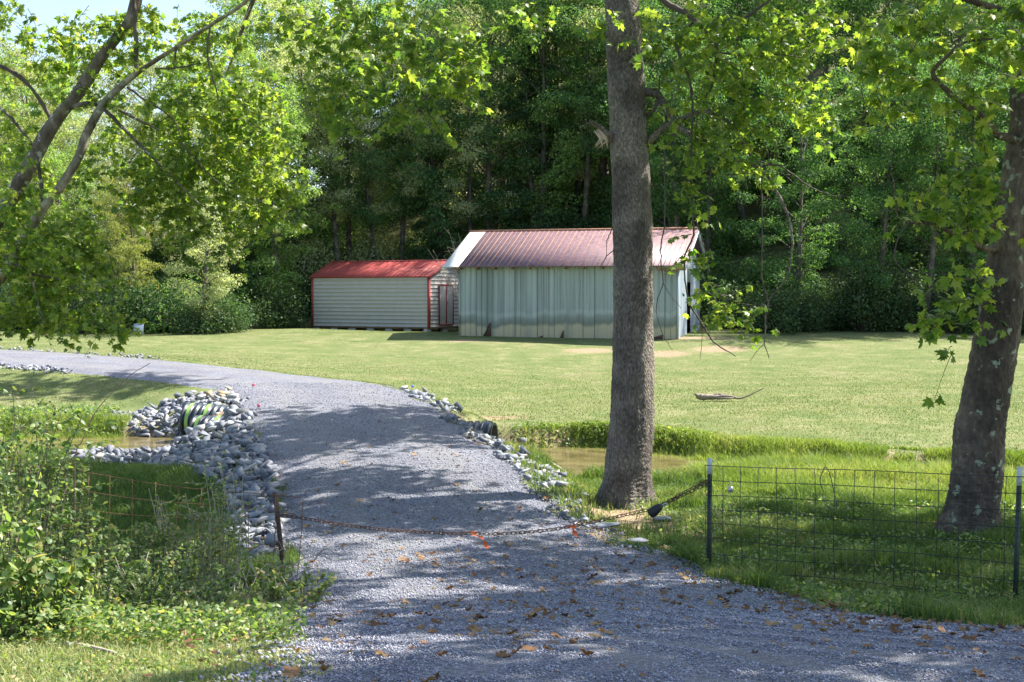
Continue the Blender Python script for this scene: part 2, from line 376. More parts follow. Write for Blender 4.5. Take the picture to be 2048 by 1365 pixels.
GX, GY = np.meshgrid(gx, gy); GZ = H(GX, GY, True)
nx, ny = len(gx), len(gy)
idx = np.arange(nx * ny).reshape(ny, nx)
Q = np.stack([idx[:-1, :-1], idx[:-1, 1:], idx[1:, 1:], idx[1:, :-1]], -1).reshape(-1, 4)
fx, fy = GX.ravel(), GY.ravel()
d2 = np.sqrt(((fx[:, None] - STREAM[None, :, 0]) ** 2 + (fy[:, None] - STREAM[None, :, 1]) ** 2)); kk = d2.argmin(1)
sdist = d2.min(1) - STREAM[kk, 2]
dirt = np.where(fy > STREAM[kk, 1], (1 - sstep(.1, 1.5, sdist)) * .75, (1 - sstep(0, .9, sdist)) * .25) * .62
for q in [(1180,700,1.3,.9),(1330,705,1.2,1.1),(1440,700,1.4,.9),(930,684,1.0,.5),(1390,680,2.2,.7),(1210,1030,1.1,1.3),(1290,1040,1.2,.9),(1160,1075,.8,.8),(980,835,1.2,.6),(1850,1240,1.0,.7),(620,1300,.6,1.2)]:
    Yq = {700:47.5,705:46.5,684:50.5,680:50.5,1030:17.2,1040:16.4,1075:15.3,835:28,1240:10.2,1300:7.2}[q[1]]
    p = at(q[0], q[1], Yq); e = ((fx - p[0]) / q[2]) ** 2 + ((fy - p[1]) / q[3]) ** 2
    dirt = np.maximum(dirt, .62 * np.exp(-e))
wood = sstep(57.5, 61, fy + 4.5 * sstep(7, 11, fx) + 3 * (1 - sstep(-13, -10, fx)) - 4.5 * sstep(-12, -10, fx) * (1 - sstep(1, 4, fx)) + 1.5 * (vnoise(fx * .4, fy * .4, 8) - .5))
g = link('ground', fast_mesh('ground', np.c_[fx, fy, GZ.ravel()], Q, [M['ground']], {'dirt': dirt, 'wood': wood}, True)); tag(g, kind='structure')
# driveway: gravel sheet
n1 = len(SS); idx = np.arange(n1 * NT).reshape(n1, NT)
Q = np.stack([idx[:-1, :-1], idx[1:, :-1], idx[1:, 1:], idx[:-1, 1:]], -1).reshape(-1, 4)[:, ::-1]
dz = H(SP[:, 0], SP[:, 1]) + .02; 
edge = np.zeros((n1, NT), bool); edge[:, 0] = edge[:, -1] = True
dz = np.where(edge.ravel(), dz - .05, dz)
tt_ = np.tile(np.linspace(0, 1, NT), n1); trk = np.exp(-((tt_ - .27) / .09) ** 2) + np.exp(-((tt_ - .72) / .09) ** 2)
tag(link('gravel_driveway', fast_mesh('gravel_driveway', np.c_[SP[:, :2], dz], Q, [M['gravel']], {'track': trk}, True)), kind='structure')
# water sheets
wm, n, l, b = new_mat('shallow_brown_water')
tw = noise(n, l, 2.0, 4); rw_ = ramp(n, [(.35, (.10, .08, .035)), (.65, (.21, .17, .08))]); l.new(tw.outputs[0], rw_.inputs[0]); l.new(rw_.outputs[0], b.inputs[0])
b.inputs['Roughness'].default_value = .06; tw2 = noise(n, l, 9, 3, stretch=(.6, 1.6, 1)); bump(n, l, b, tw2.outputs[0], .25, .02)
i0 = np.arange(len(STREAM)); tan = np.gradient(STREAM[:, :2], axis=0); tan /= np.linalg.norm(tan, axis=1, keepdims=True); nor = np.c_[-tan[:, 1], tan[:, 0]]
wv = np.vstack([np.c_[STREAM[:, :2] - nor * 2.6, np.full(len(STREAM), WATER)], np.c_[STREAM[:, :2] + nor * 2.3, np.full(len(STREAM), WATER)]])
k = len(STREAM); Q = np.array([(i, i + 1, k + i + 1, k + i) for i in range(k - 1)])
tag(link('stream_water', fast_mesh('stream_water', wv, Q, [wm])), kind='structure')

# ------------------------------------------------------------------ barn
def ribbed_metal(name, col, rust, stain=None, rust_amt=.5, rough=.45):
    m, n, l, b = new_mat(name)
    tc = n.new('ShaderNodeTexCoord'); sp = n.new('ShaderNodeSeparateXYZ'); l.new(tc.outputs['Object'], sp.inputs[0])
    t = noise(n, l, 1.2, 6, stretch=(5, 5, .12), rough=.7)
    r = ramp(n, [(.34, tuple(c * .6 for c in col)), (.5, col), (.68, tuple(min(1, c * 1.2) for c in col))]); l.new(t.outputs[0], r.inputs[0])
    c = r.outputs[0]
    if stain:
        # mud splash to half a metre, dark damp band above it, uneven
        tn = noise(n, l, 1.1, 5, stretch=(1, 1, .4)); ad = n.new('ShaderNodeMath'); ad.operation = 'MULTIPLY_ADD'; ad.inputs[1].default_value = .75
        l.new(tn.outputs[0], ad.inputs[0]); l.new(sp.outputs['Z'], ad.inputs[2])
        rb = ramp(n, [(.0, (.44, .38, .24)), (.235, (.44, .38, .24)), (.27, (.12, .14, .11)), (.34, (.17, .20, .17)), (.42, (.8, .8, .8))])
        mp = n.new('ShaderNodeMath'); mp.operation = 'DIVIDE'; mp.inputs[1].default_value = 3.6; l.new(ad.outputs[0], mp.inputs[0]); l.new(mp.outputs[0], rb.inputs[0])
        fa = ramp(n, [(.235, (.85, .85, .85)), (.30, (.75, .75, .75)), (.42, (0, 0, 0))]); l.new(mp.outputs[0], fa.inputs[0])
        c = mixc(n, l, fa.outputs[0], c, rb.outputs[0])
        # dark mildew streaks from the eaves
        t5 = noise(n, l, .8, 4, stretch=(1.6, 1, .15)); r5 = ramp(n, [(.48, (0, 0, 0)), (.66, (.7, .7, .7))]); l.new(t5.outputs[0], r5.inputs[0])
        c = mixc(n, l, r5.outputs[0], c, (.13, .17, .16))
    t2 = noise(n, l, 2.2, 8, rough=.75); r2 = ramp(n, [(1 - rust_amt * .8, (0, 0, 0)), (1.06 - rust_amt * .8, (1, 1, 1))]); l.new(t2.outputs[0], r2.inputs[0])
    c = mixc(n, l, r2.outputs[0], c, rust)
    l.new(c, b.inputs[0]); b.inputs['Roughness'].default_value = rough; b.inputs['Metallic'].default_value = .1
    return m
M['barn_wall'] = ribbed_metal('faded_green_siding', (.28, .335, .335), (.16, .075, .035), True, .42)
M['barn_end'] = ribbed_metal('galvanised_siding', (.36, .42, .47), (.24, .14, .09), None, .40)
M['barn_roof'] = ribbed_metal('brown_painted_roof', (.175, .105, .118), (.33, .16, .10), None, .44, .55)
M['white_roof'] = simple('white_roof_sheet', (.62, .62, .58), .5, 0, .05, 2)
M['rust'] = simple('rusty_rib', (.36, .18, .11), .8, 0, .35, 5)
M['rust_dark'] = simple('rusted_steel', (.09, .05, .035), .85, 0, .4, 30, .002)
M['timber'] = simple('brown_timber', (.22, .14, .08), .85, 0, .3, 9)
M['seam'] = simple('dark_seam', (.13, .16, .155), .8)
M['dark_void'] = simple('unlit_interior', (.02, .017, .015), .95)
def local(o, xdir):
    """object matrix with local x along xdir (2-D), y to the back, z up"""
    return math.atan2(xdir[1], xdir[0])
pA = at(920, 672, 52.3); pB = at(1355, 678, 50)
L_B = math.hypot(pB[0] - pA[0], pB[1] - pA[1]); barn = empty('barn', (pA[0], pA[1], -.14), math.atan2(pB[1] - pA[1], pB[0] - pA[0]))
tag(barn, 'old pale green metal barn with a rusty brown roof behind the middle trunk', 'barn')
W_B, HW, RISE, OV = 6.9, 2.98, 1.42, .38
# front wall: ribbed sheet as a profile extruded upward
def rib_wall(name, length, h0, hfun, mat, parent, place, pitch=.23, depth=.02, ribw=.035):
    xs = [0]; ds = [0]
    x = 0
    while x < length - .01:
        for dx, dd in ((pitch - ribw * 2, 0), (pitch - ribw * 1.5, depth), (pitch - ribw * .5, depth), (pitch, 0)):
            if x + dx < length: xs.append(x + dx); ds.append(dd)
        x += pitch
    xs.append(length); ds.append(0)
    xs = np.array(xs); ds = np.array(ds); n_ = len(xs)
    levels = 6; V = []
    for j in range(levels + 1):
        for x, d in zip(xs, ds): V.append(place(x, d, h0 + (hfun(x) - h0) * j / levels))
    Q_ = [(j * n_ + i, j * n_ + i + 1, (j + 1) * n_ + i + 1, (j + 1) * n_ + i) for j in range(levels) for i in range(n_ - 1)]
    o = link(name, fast_mesh(name, V, np.array(Q_), [mat]), parent); return o
for k_ in range(1, 38):
    if random.random() < .4: x_ = k_ * .23; w_ = random.choice((.003, .004, .008)); mb = MB(); mb.box((x_ - w_, -.026, .01), (x_ + w_, -.0205, HW - .01)); mb.build('sheet_seam', M['seam'], barn)
rib_wall('front_wall', L_B, .0, lambda x: HW, M['barn_wall'], barn, lambda x, d, z: (x, -d, z))
gab = lambda v: HW + RISE * (1 - abs(v - W_B / 2) / (W_B / 2)) - .05
# right end wall left and right of an open doorway, plus back and left walls
rib_wall('end_wall', 2.6, 0, gab, M['barn_end'], barn, lambda v, d, z: (L_B + d, v, z))
rib_wall('end_wall', W_B - 3.8, 0, lambda v: gab(v + 3.8), M['barn_end'], barn, lambda v, d, z: (L_B + d, v + 3.8, z))
mb = MB(); mb.box((L_B - .03, 2.6, 2.25), (L_B - .005, 3.8, HW + .9)); mb.build('door_header', M['barn_end'], barn)
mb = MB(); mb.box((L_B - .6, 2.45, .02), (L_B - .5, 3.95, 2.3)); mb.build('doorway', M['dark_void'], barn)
rib_wall('end_wall', W_B, 0, gab, M['barn_wall'], barn, lambda v, d, z: (-d, v, z))
rib_wall('back_wall', L_B, 0, lambda x: HW, M['barn_wall'], barn, lambda x, d, z: (x, W_B + d, z))
mb = MB(); mb.box((-.02, .01, -.3), (L_B - .01, W_B, .0)); mb.build('sill', M['timber'], barn)
# roof: sloped slabs with ribs
EL, ER = -.62, L_B + .36
def roof_pt(x, s, side, lift=0):
    """s: 0 at eave .. 1 at ridge"""
    tot = W_B / 2 + OV; v = -OV + s * tot; z = HW + .04 - OV * RISE / (W_B / 2) + s * tot * RISE / (W_B / 2)
    if side: v = W_B - v
    return (x, v, z + lift)
for side in (0, 1):
    for part_, x0, x1, mt in (('white_roof_panel', EL, EL + .68, M['white_roof']), ('roof', EL + .683, ER, M['barn_roof'])):
        if side and part_ != 'roof': x1 = x0 + .68
        V = [roof_pt(x0,0,side),roof_pt(x1,0,side),roof_pt(x1,1,side),roof_pt(x0,1,side),roof_pt(x0,0,side,-.03),roof_pt(x1,0,side,-.03),roof_pt(x1,1,side,-.03),roof_pt(x0,1,side,-.03)]
        link(part_, fast_mesh(part_, V, np.array([(0,1,2,3),(7,6,5,4),(0,4,5,1),(1,5,6,2),(2,6,7,3),(3,7,4,0)]), [mt]), barn)
    mb = MB(); mb2 = MB()
    x = EL + .70; i = 0
    while x < ER:
        (mb if i % 2 == 0 else mb2).tube([roof_pt(x, 0, side, .008), roof_pt(x, 1, side, .008)], .011, 4); x += .20; i += 1
    mb.build('roof_rib', M['rust'], barn); mb2.build('roof_rib', M['barn_roof'], barn)
mb = MB(); mb.tube([roof_pt(EL - .01, 1, 0, .01), roof_pt(ER + .01, 1, 0, .02)], .06, 6); mb.build('ridge_cap', M['rust'], barn)
zt = roof_pt(0, 0, 0)[2]
for i in range(13):     # rafter tails
    x = .05 + i * (L_B - .1) / 12; mb = MB()
    mb.prism([(0, zt - .035), (OV + .02, zt + .12), (OV + .02, zt - .12), (.08, zt - .12)], x - .03, x + .03, lambda V: np.c_[V[:, 1], V[:, 0] - OV, V[:, 2]])
    mb.build('rafter_tail', M['timber'], barn)
mb = MB(); mb.box((L_B - .75, -OV - .012, zt - .20), (ER, -OV + .03, zt - .035)); mb.build('fascia_board', M['timber'], barn)
for x_ in (EL + .03, ER - .03):
    mb = MB(); a = roof_pt(x_, 0, 0, -.1); b_ = roof_pt(x_, 1, 0, -.1); c_ = roof_pt(x_, 0, 1, -.1)
    mb.tube([a, b_], .07, 4); mb.tube([b_, c_], .07, 4); mb.build('barge_board', M['white_roof'] if x_ < 0 else M['barn_end'], barn)
mb = MB(); mb.box((L_B - .02, -.035, 0), (L_B + .045, .0, HW)); mb.build('corner_trim', M['barn_end'], barn)
mb = MB(); mb.box((-.045, -.035, 0), (.02, .0, HW)); mb.build('corner_trim', M['barn_wall'], barn)
for xr, wr, hr in ((1.15,.16,.62),(3.3,.14,.14),(4.2,.08,.36),(7.9,.3,.2)):   # torn rust patches at the foot
    mb = MB(); pts = [(xr - wr, 0)] + [(xr - wr + 2 * wr * t, hr * (.4 + .6 * random.random()) * (t + .25)) for t in (0, .3, .55, .8)] + [(xr + wr, hr), (xr + wr, 0)]
    mb.prism(pts, -.034, -.030); mb.build('rust_patch', M['rust_dark'], barn)

# ------------------------------------------------------------------ red roofed shed
M['shed_side'] = simple('beige_steel_siding', (.45, .43, .40), .45, .0, .06, 3)
M['shed_side_line'] = simple('siding_shadow_groove', (.22, .22, .23), .6)
M['red'] = simple('red_steel', (.33, .05, .045), .7, 0, .12, 4)
M['block'] = simple('concrete_block', (.42, .41, .39), .95, 0, .15, 15, .004)
pS = at(858, 655, 62); K_S = 62 / 55.5
A_S = R(28)
shed = empty('storage_shed', (pS[0], pS[1], pS[2]), math.pi - A_S); shed.scale = (K_S,) * 3   # local x runs left along the front, y toward the viewer => back is -y
tag(shed, 'beige metal storage shed with bright red roof raised on concrete blocks', 'shed')
LS, WS, HS, RS = 6.12, 3.05, 2.2, .66
# local: x 0..LS to the left, y 0..-WS to the back
def lap_wall(name, length, h0, h1, place, parent, clip=None):
    V = []; Qs = []; z = h0; p = .168; n0 = 0; sub = 10
    while z < h1 - .01:
        zt_ = min(z + p, h1)
        for zz, d in ((z, .020), (z + .016, .020), (z + .026, .004), (zt_ - .008, .004), (zt_, .020)):
            for i in range(sub + 1):
                a0, a1 = clip(zz) if clip else (0, length)
                V.append(place(a0 + (a1 - a0) * i / sub, d, min(zz, h1)))
        for r_ in range(4):
            for i in range(sub): a = n0 + r_ * (sub + 1) + i; Qs.append((a, a + 1, a + sub + 2, a + sub + 1))
        n0 += 5 * (sub + 1); z += p
    return link(name, fast_mesh(name, V, np.array(Qs), [M['shed_side']]), parent)
lap_wall('long_wall', LS, 0, HS, lambda x, d, z: (x, d, z), shed)
lap_wall('long_wall', LS, 0, HS, lambda x, d, z: (x, -WS - d, z), shed)
def gclip(z):
    if z <= HS: return 0, WS
    t = (z - HS) / RS * WS / 2; return min(t, WS / 2 - .01), max(WS - t, WS / 2 + .01)
lap_wall('end_wall', WS, 0, HS + RS - .02, lambda v, d, z: (-d, -v, z), shed, gclip)
lap_wall('end_wall', WS, 0, HS + RS - .02, lambda v, d, z: (LS + d, -v, z), shed, gclip)
def srp(x, s, side, lift=0):
    o_ = .10; tot = WS / 2 + o_; v = -o_ + s * tot; z = HS + .02 - o_ * RS / (WS / 2) + s * tot * RS / (WS / 2)
    if side: v = WS - v
    return (x, -v, z + lift)
for side in (0, 1):
    V = [srp(-.12,0,side),srp(LS+.12,0,side),srp(LS+.12,1,side),srp(-.12,1,side)]; V += [(a, b_, c_ - .03) for a, b_, c_ in V]
    mb = MB(); mb.add(V, Q=[(0,1,2,3),(7,6,5,4),(0,4,5,1),(1,5,6,2),(2,6,7,3),(3,7,4,0)])
    x = -.05
    while x < LS + .1: mb.tube([srp(x, 0, side, .006), srp(x, 1, side, .006)], .016, 5); x += .2286
    mb.build('roof', M['red'], shed)
mb = MB(); mb.tube([srp(-.13, 1, 0, .0), srp(LS + .13, 1, 0, .0)], .05, 6); mb.build('ridge_cap', M['red'], shed)
for x0, x1, y0, y1 in ((-.045,.055,-.06,.045),(LS-.055,LS+.045,-.06,.045),(-.045,.055,-WS-.045,-WS+.06)):
    mb = MB(); mb.box((x0, y0, -.02), (x1, y1, HS + .0)); mb.build('corner_trim', M['red'], shed)
mb = MB(); mb.box((.056, .0, HS - .07), (LS - .056, .045, HS - .005)); mb.build('eave_trim', M['red'], shed)
for sd_ in (0, 1):
    mb = MB(); mb.tube([srp(-.10, 0, sd_, -.06), srp(-.10, 1, sd_, -.06)], .045, 4); mb.build('rake_trim', M['red'], shed)
mb = MB(); mb.box((.0, -WS, -.07), (LS, -.0, -.003)); mb.build('floor_skid', M['timber'], shed)
dr = link('double_door', fast_mesh('double_door', [(-.04,-.80,.12),(-.04,-1.92,.12),(-.04,-1.92,1.80),(-.04,-.80,1.80)], np.array([(0,1,2,3)]), [M['shed_side']]), shed)
mb = MB()
for v0, v1, z0, z1 in ((.76,.80,.08,1.84),(1.92,1.96,.08,1.84),(1.34,1.38,.12,1.80),(.8005,1.9195,1.80,1.85),(.8005,1.9195,.07,.12)): mb.box((-.075, -v1, z0), (-.035, -v0, z1))
mb.build('door_frame', M['red'], dr)
mb = MB()
for v in np.arange(.86, 1.9, .11): mb.tube([(-.043, -v, .13), (-.043, -v, 1.79)], .011, 4)
mb.build('door_rib', M['shed_side'], dr)
mb = MB(); mb.tube([(-.085, -1.43, .95), (-.085, -1.43, 1.08)], .012, 5); mb.build('handle', M['rust_dark'], dr)
ca, sa = math.cos(math.pi - A_S), math.sin(math.pi - A_S)
for j, v in enumerate((.12, WS / 2, WS - .12)):
    for i in range(7):
        u = .15 + i * (LS - .3) / 6; wx = pS[0] + K_S * (ca * u + sa * v); wy = pS[1] + K_S * (sa * u - ca * v)
        gzz = gz(wx, wy); top = pS[2] - .07 * K_S; 
        if top - gzz < .03: gzz = top - .1
        mb = MB(); mb.box((-.2, -.1, gzz - .04), (.2, .1, top - .003)); o = mb.build('concrete_block', M['block'])
        o.location = (wx, wy, 0); o.rotation_euler = (0, 0, math.pi - A_S + (R(90) if i == 0 else 0))
        tag(o, 'grey concrete block holding up the red roofed shed', 'block', 'concrete blocks under the shed')

# ------------------------------------------------------------------ culvert pipes
M['hdpe'] = simple('dark_plastic_pipe', (.035, .045, .06), .35, 0, .2, 5)
M['hdpe_green'] = simple('green_pipe_stripe', (.25, .45, .10), .45, 0, .15, 5)
def culvert(a, b_, r, label):
    a, b_ = np.array(a, float), np.array(b_, float); Lp = np.linalg.norm(b_ - a); d = (b_ - a) / Lp
    root = empty('culvert_pipe', tuple(a)); tag(root, label, 'pipe', None)
    def prof(t0, t1, rr, inner, off=0):
        mb = MB(); n_ = max(2, int((t1 - t0) / .012)); ts = np.linspace(t0, t1, n_)
        rads = rr + off + (.022 * np.clip(np.sin(ts * 2 * np.pi / .13) * 2.2, -1, 1) if not inner else 0) * np.ones(n_)
        P = np.outer(ts, d); sides = 40
        ref = np.array([0, 0, 1.]); A = np.cross(d, ref); A /= np.linalg.norm(A); B = np.cross(A, d)
        an = np.arange(sides) / sides * 2 * np.pi
        V = np.concatenate([P[i] + np.outer(np.cos(an) * rads[i], A) + np.outer(np.sin(an) * rads[i], B) for i in range(n_)])
        Qs = [(i * sides + j, i * sides + (j + 1) % sides, (i + 1) * sides + (j + 1) % sides, (i + 1) * sides + j) for i in range(n_ - 1) for j in range(sides)]
        mb.add(V, Q=Qs); return mb, A, B
    mb, A, B = prof(0, Lp, r, False); m2, _, _ = prof(0, Lp, r - .05, True); mb.add(m2.V[0], Q=m2.Q[0])
    # annular lips closing wall thickness
    an = np.arange(40) / 40 * 2 * np.pi
    for t in (0, Lp):
        V = np.concatenate([d * t + np.outer(np.cos(an) * q, A) + np.outer(np.sin(an) * q, B) for q in (r - .05, r)])
        mb.add(V, Q=[(j, (j + 1) % 40, 40 + (j + 1) % 40, 40 + j) for j in range(40)])
    mb.build('pipe_body', M['hdpe'], root, True)
    for t0 in (.12, .5):
        ms, _, _ = prof(t0, t0 + .07, r, True, .026); ms.build('green_stripe', M['hdpe_green'], root, True)
    ms, _, _ = prof(Lp - .16, Lp - .10, r, True, .026); ms.build('green_stripe', M['hdpe'], root, True)
culvert((-6.75, 26.9, -1.0), (-.9, 25.7, -1.24), .34, 'far corrugated black drain pipe with green stripes, end fully exposed among rocks')
culvert((-6.28, 25.7, -1.15), (-.33, 24.4, -1.14), .34, 'near corrugated black drain pipe under the gravel drive, half buried in rocks')

# ------------------------------------------------------------------ stones
def rock_mesh(seed, flat=.65):
    import bmesh
    r_ = random.Random(seed); bm = bmesh.new()
    for _ in range(8):
        v = Vector((r_.uniform(-1, 1), r_.uniform(-1, 1), r_.uniform(-1, 1))); k = max(abs(v.x), abs(v.y), abs(v.z)); v = v / k * r_.uniform(.8, 1.0)
        bm.verts.new((v.x * .5 + v.y * .12, v.y * .36, v.z * .42 * flat + v.x * .08))
    bmesh.ops.convex_hull(bm, input=bm.verts); bmesh.ops.delete(bm, geom=[v for v in bm.verts if not v.link_faces], context='VERTS')
    bmesh.ops.triangulate(bm, faces=bm.faces)
    bmesh.ops.recalc_face_normals(bm, faces=bm.faces)
    bm.verts.index_update(); V = np.array([v.co[:] for v in bm.verts]); T = np.array([[v.index for v in f.verts] for f in bm.faces]); bm.free()
    return V, T
ROCKS = [rock_mesh(i) for i in range(10)]
def rand_rot(n_, tilt=1.0):
    ax = rng.normal(size=(n_, 3)); ax[:, 2] *= 1; ax /= np.linalg.norm(ax, axis=1, keepdims=True)
    an = rng.uniform(0, 1, n_) * tilt * np.pi; K = np.zeros((n_, 3, 3))
    K[:, 0, 1] = -ax[:, 2]; K[:, 0, 2] = ax[:, 1]; K[:, 1, 0] = ax[:, 2]; K[:, 1, 2] = -ax[:, 0]; K[:, 2, 0] = -ax[:, 1]; K[:, 2, 1] = ax[:, 0]
    Rm = np.eye(3) + np.sin(an)[:, None, None] * K + (1 - np.cos(an))[:, None, None] * (K @ K)
    z = rng.uniform(0, 2 * np.pi, n_); Z = np.zeros((n_, 3, 3)); Z[:, 0, 0] = np.cos(z); Z[:, 0, 1] = -np.sin(z); Z[:, 1, 0] = np.sin(z); Z[:, 1, 1] = np.cos(z); Z[:, 2, 2] = 1
    return Rm @ Z
def scatter(V, T, pos, rot, scl, rnd=None):
    """merge copies; returns verts, faces, per-vertex rnd"""
    n_ = len(pos); scl = np.asarray(scl)
    Vs = V[None] * (scl[:, None, None] if scl.ndim == 1 else scl[:, None, :])
    W_ = np.einsum('nij,nkj->nki', rot, Vs) + pos[:, None]
    Fs = T[None] + (np.arange(n_) * len(V))[:, None, None]
    rnd = rng.random(n_) if rnd is None else rnd
    return W_.reshape(-1, 3), Fs.reshape(-1, T.shape[1]), np.repeat(rnd, len(V))
def region_pts(P, n_):
    P = np.array(P); lo, hi = P.min(0), P.max(0); out = np.zeros((0, 2))
    while len(out) < n_:
        q = rng.uniform(lo, hi, (n_ * 2, 2)); out = np.vstack([out, q[in_poly(q[:, 0], q[:, 1], P)]])
    return out[:n_]
rock_list = []    # x,y,size,region
def add_rocks(P, n_, s0, s1, reg):
    for x, y in region_pts(P, n_): rock_list.append((x, y, random.uniform(s0, s1) ** 1.0, reg))
add_rocks([(-6.2,27.3),(-5.9,28.5),(-6.7,30.0),(-8.0,30.3),(-9.0,29.6),(-9.3,28.8),(-8.7,27.9),(-7.0,27.4)], 520, .11, .28, 0)
add_rocks([(-5.6,25.9),(-5.6,28.0),(-7.3,28.4),(-7.6,27.6),(-6.9,27.5),(-6.2,26.6)], 130, .14, .32, 0)
add_rocks([(-8.2,24.7),(-7.4,25.3),(-6.6,25.2),(-5.0,25.6),(-4.9,24.0),(-4.15,21.5),(-3.3,18.3),(-3.5,17.2),(-4.1,18.2),(-5.0,20.3),(-6.2,22.0),(-8.0,23.3)], 1050, .11, .30, 1)
add_rocks([(-3.35,18.4),(-2.85,16.0),(-2.5,14.0),(-2.95,13.8),(-3.35,15.3),(-3.9,17.8)], 260, .10, .24, 1)
for (s_i, s_j, wd_, n_, reg, a_, b_2) in ((80, 100, .38, 150, 2, .07, .16), (100, 128, .62, 300, 2, .10, .24), (128, 146, .42, 110, 3, .10, .26)):
    for _ in range(n_):
        t = random.uniform(s_i, min(s_j, len(SS) - 2)); i = int(t); f_ = t - i; p = SS[i] * (1 - f_) + SS[i + 1] * f_
        d = np.array([p[2] - p[0], p[3] - p[1]]); d /= np.linalg.norm(d)
        q = np.array([p[2], p[3]]) + d * random.uniform(-.12, wd_); rock_list.append((q[0], q[1], random.uniform(a_, b_2), reg))
def edge_rocks(P, n_, w_, s0, s1, reg):
    P = np.array(P, float)
    for _ in range(n_):
        i = random.randrange(len(P) - 1); p = P[i] + (P[i + 1] - P[i]) * random.random()
        rock_list.append((p[0] + random.uniform(-w_, w_), p[1] + random.uniform(-w_, w_), random.uniform(s0, s1), reg))
edge_rocks([(-16.7,42.6),(-14.2,41.4),(-12.0,40.4),(-10.8,39.6)], 150, .22, .07, .15, 4)
edge_rocks([(-14.6,35.2),(-13,34.5),(-11.6,33.9)], 160, .3, .08, .17, 5)
edge_rocks([(-.2,25.4),(.6,25.5),(1.6,25.3)], 22, .25, .12, .28, 6)
def clear_of_pipes(q):
    for ax, ay, bx_, by in ((-7.6,27.05,-.3,25.6),(-7.1,25.8,.3,24.3)):
        d = np.array([bx_ - ax, by - ay]); Lq = np.hypot(*d); d /= Lq; v = np.array([q[0] - ax, q[1] - ay]); t = v @ d
        if 0 < t < Lq and abs(v[0] * d[1] - v[1] * d[0]) < .26 + q[2] * .35 and not (-5.5 < q[0] < -1.3): return False
    return True
rock_list = [q for q in rock_list if clear_of_pipes(q) and math.hypot(q[0] + .3, (q[1] - 24.0) * .8) > .5 + q[2] * .3]
rl = np.array([(a, b_, c, d) for a, b_, c, d in rock_list]); rz_ = H(rl[:, 0], rl[:, 1])
app = rl[:, 2] / rl[:, 1]
vis = np.ones(len(rl), bool)
order = np.argsort(-app * vis); top300 = set(order[:300].tolist())
# pile: a second layer sits a little higher
lift = rl[:, 2] * rng.uniform(-.1, .25, len(rl)) + np.where(rng.random(len(rl)) < .25, .06, 0)
rot = rand_rot(len(rl), .35)
RL = [('rough grey limestone rock on the far bank left of the culvert', 'rocks on the far bank left of the culvert'),
      ('rough grey limestone rock in the pile along the left side of the drive', 'rocks along the left side of the drive'),
      ('pale limestone rock lining the right edge of the drive', 'rocks lining the right edge of the drive'),
      ('white limestone rock at the bend of the drive by the blue flag', 'rocks at the bend of the drive'),
      ('small white rock along the far edge of the distant drive', 'rocks along the far edge of the drive'),
      ('small white rock beside the distant drive at the left picture edge', 'rocks beside the drive at the left'),
      ('wet flat rock at the stream edge below the far bank', 'rocks at the stream edge')]
rockmeshes = [fast_mesh('rock', V, T, [M['stone']]) for V, T in ROCKS]
rv, rf, rr, off = [], [], [], 0
for i in range(len(rl)):
    x, y, s_, reg = rl[i]; z = rz_[i] + lift[i] - .02
    if i in top300:
        o = link('rock', rockmeshes[i % 10]); o.location = (x, y, z); o.rotation_euler = Matrix(rot[i].tolist()).to_euler(); o.scale = (s_, s_, s_)
        tag(o, RL[int(reg)][0], 'rock', RL[int(reg)][1])
    else:
        V, T = ROCKS[i % 10]; rv.append((V * s_) @ rot[i].T + (x, y, z)); rf.append(T + off); rr.append(np.full(len(V), random.random())); off += len(V)
tag(link('riprap_rocks', fast_mesh('riprap_rocks', np.concatenate(rv), np.concatenate(rf), [M['stone']], {'rnd': np.concatenate(rr)})), 'smaller grey limestone riprap around the culvert', None, None, 'stuff')
for i, (px, py, Y, s_) in enumerate(((440,800,29,.34),(446,812,28.4,.3),(457,792,29.6,.25),(430,818,28,.3),(420,797,29.2,.26))):
    p = at(px, py, Y); o = link('sandstone_rock', fast_mesh('sandstone_rock', ROCKS[i][0], ROCKS[i][1], [M['rock_tan']])); o.scale = (s_,) * 3; o.location = (p[0], p[1], gz(p[0], p[1]) + .08); o.rotation_euler = (.3 * i, .2, i)
    tag(o, 'tan sandstone rock among the grey ones above the culvert pipes', 'rock', 'tan rocks above the culvert')
for i, (px, py, Y, s_, lb) in enumerate(((1205,1054,15.5,.42,'flat pale stone at the gravel edge beneath the chain'),(1278,1084,14.9,.42,'flat white stone in the grass below the black padlock'),(1163,985,18.4,.3,'pale stone at the left foot of the big middle trunk'),(1325,1022,16.6,.32,'pale stone behind the chain right of the middle trunk'),(1285,888,25.6,.5,'flat tan stone on the water edge below the far bank'))):
    x, y = at(px, py, Y)[:2]; o = link('flat_stone', rockmeshes[i]); o.scale = (s_, s_ * .8, s_ * .4); o.location = (x, y, max(gz(x, y), WATER) + .03); o.rotation_euler = (0, 0, i); tag(o, lb, 'stone')

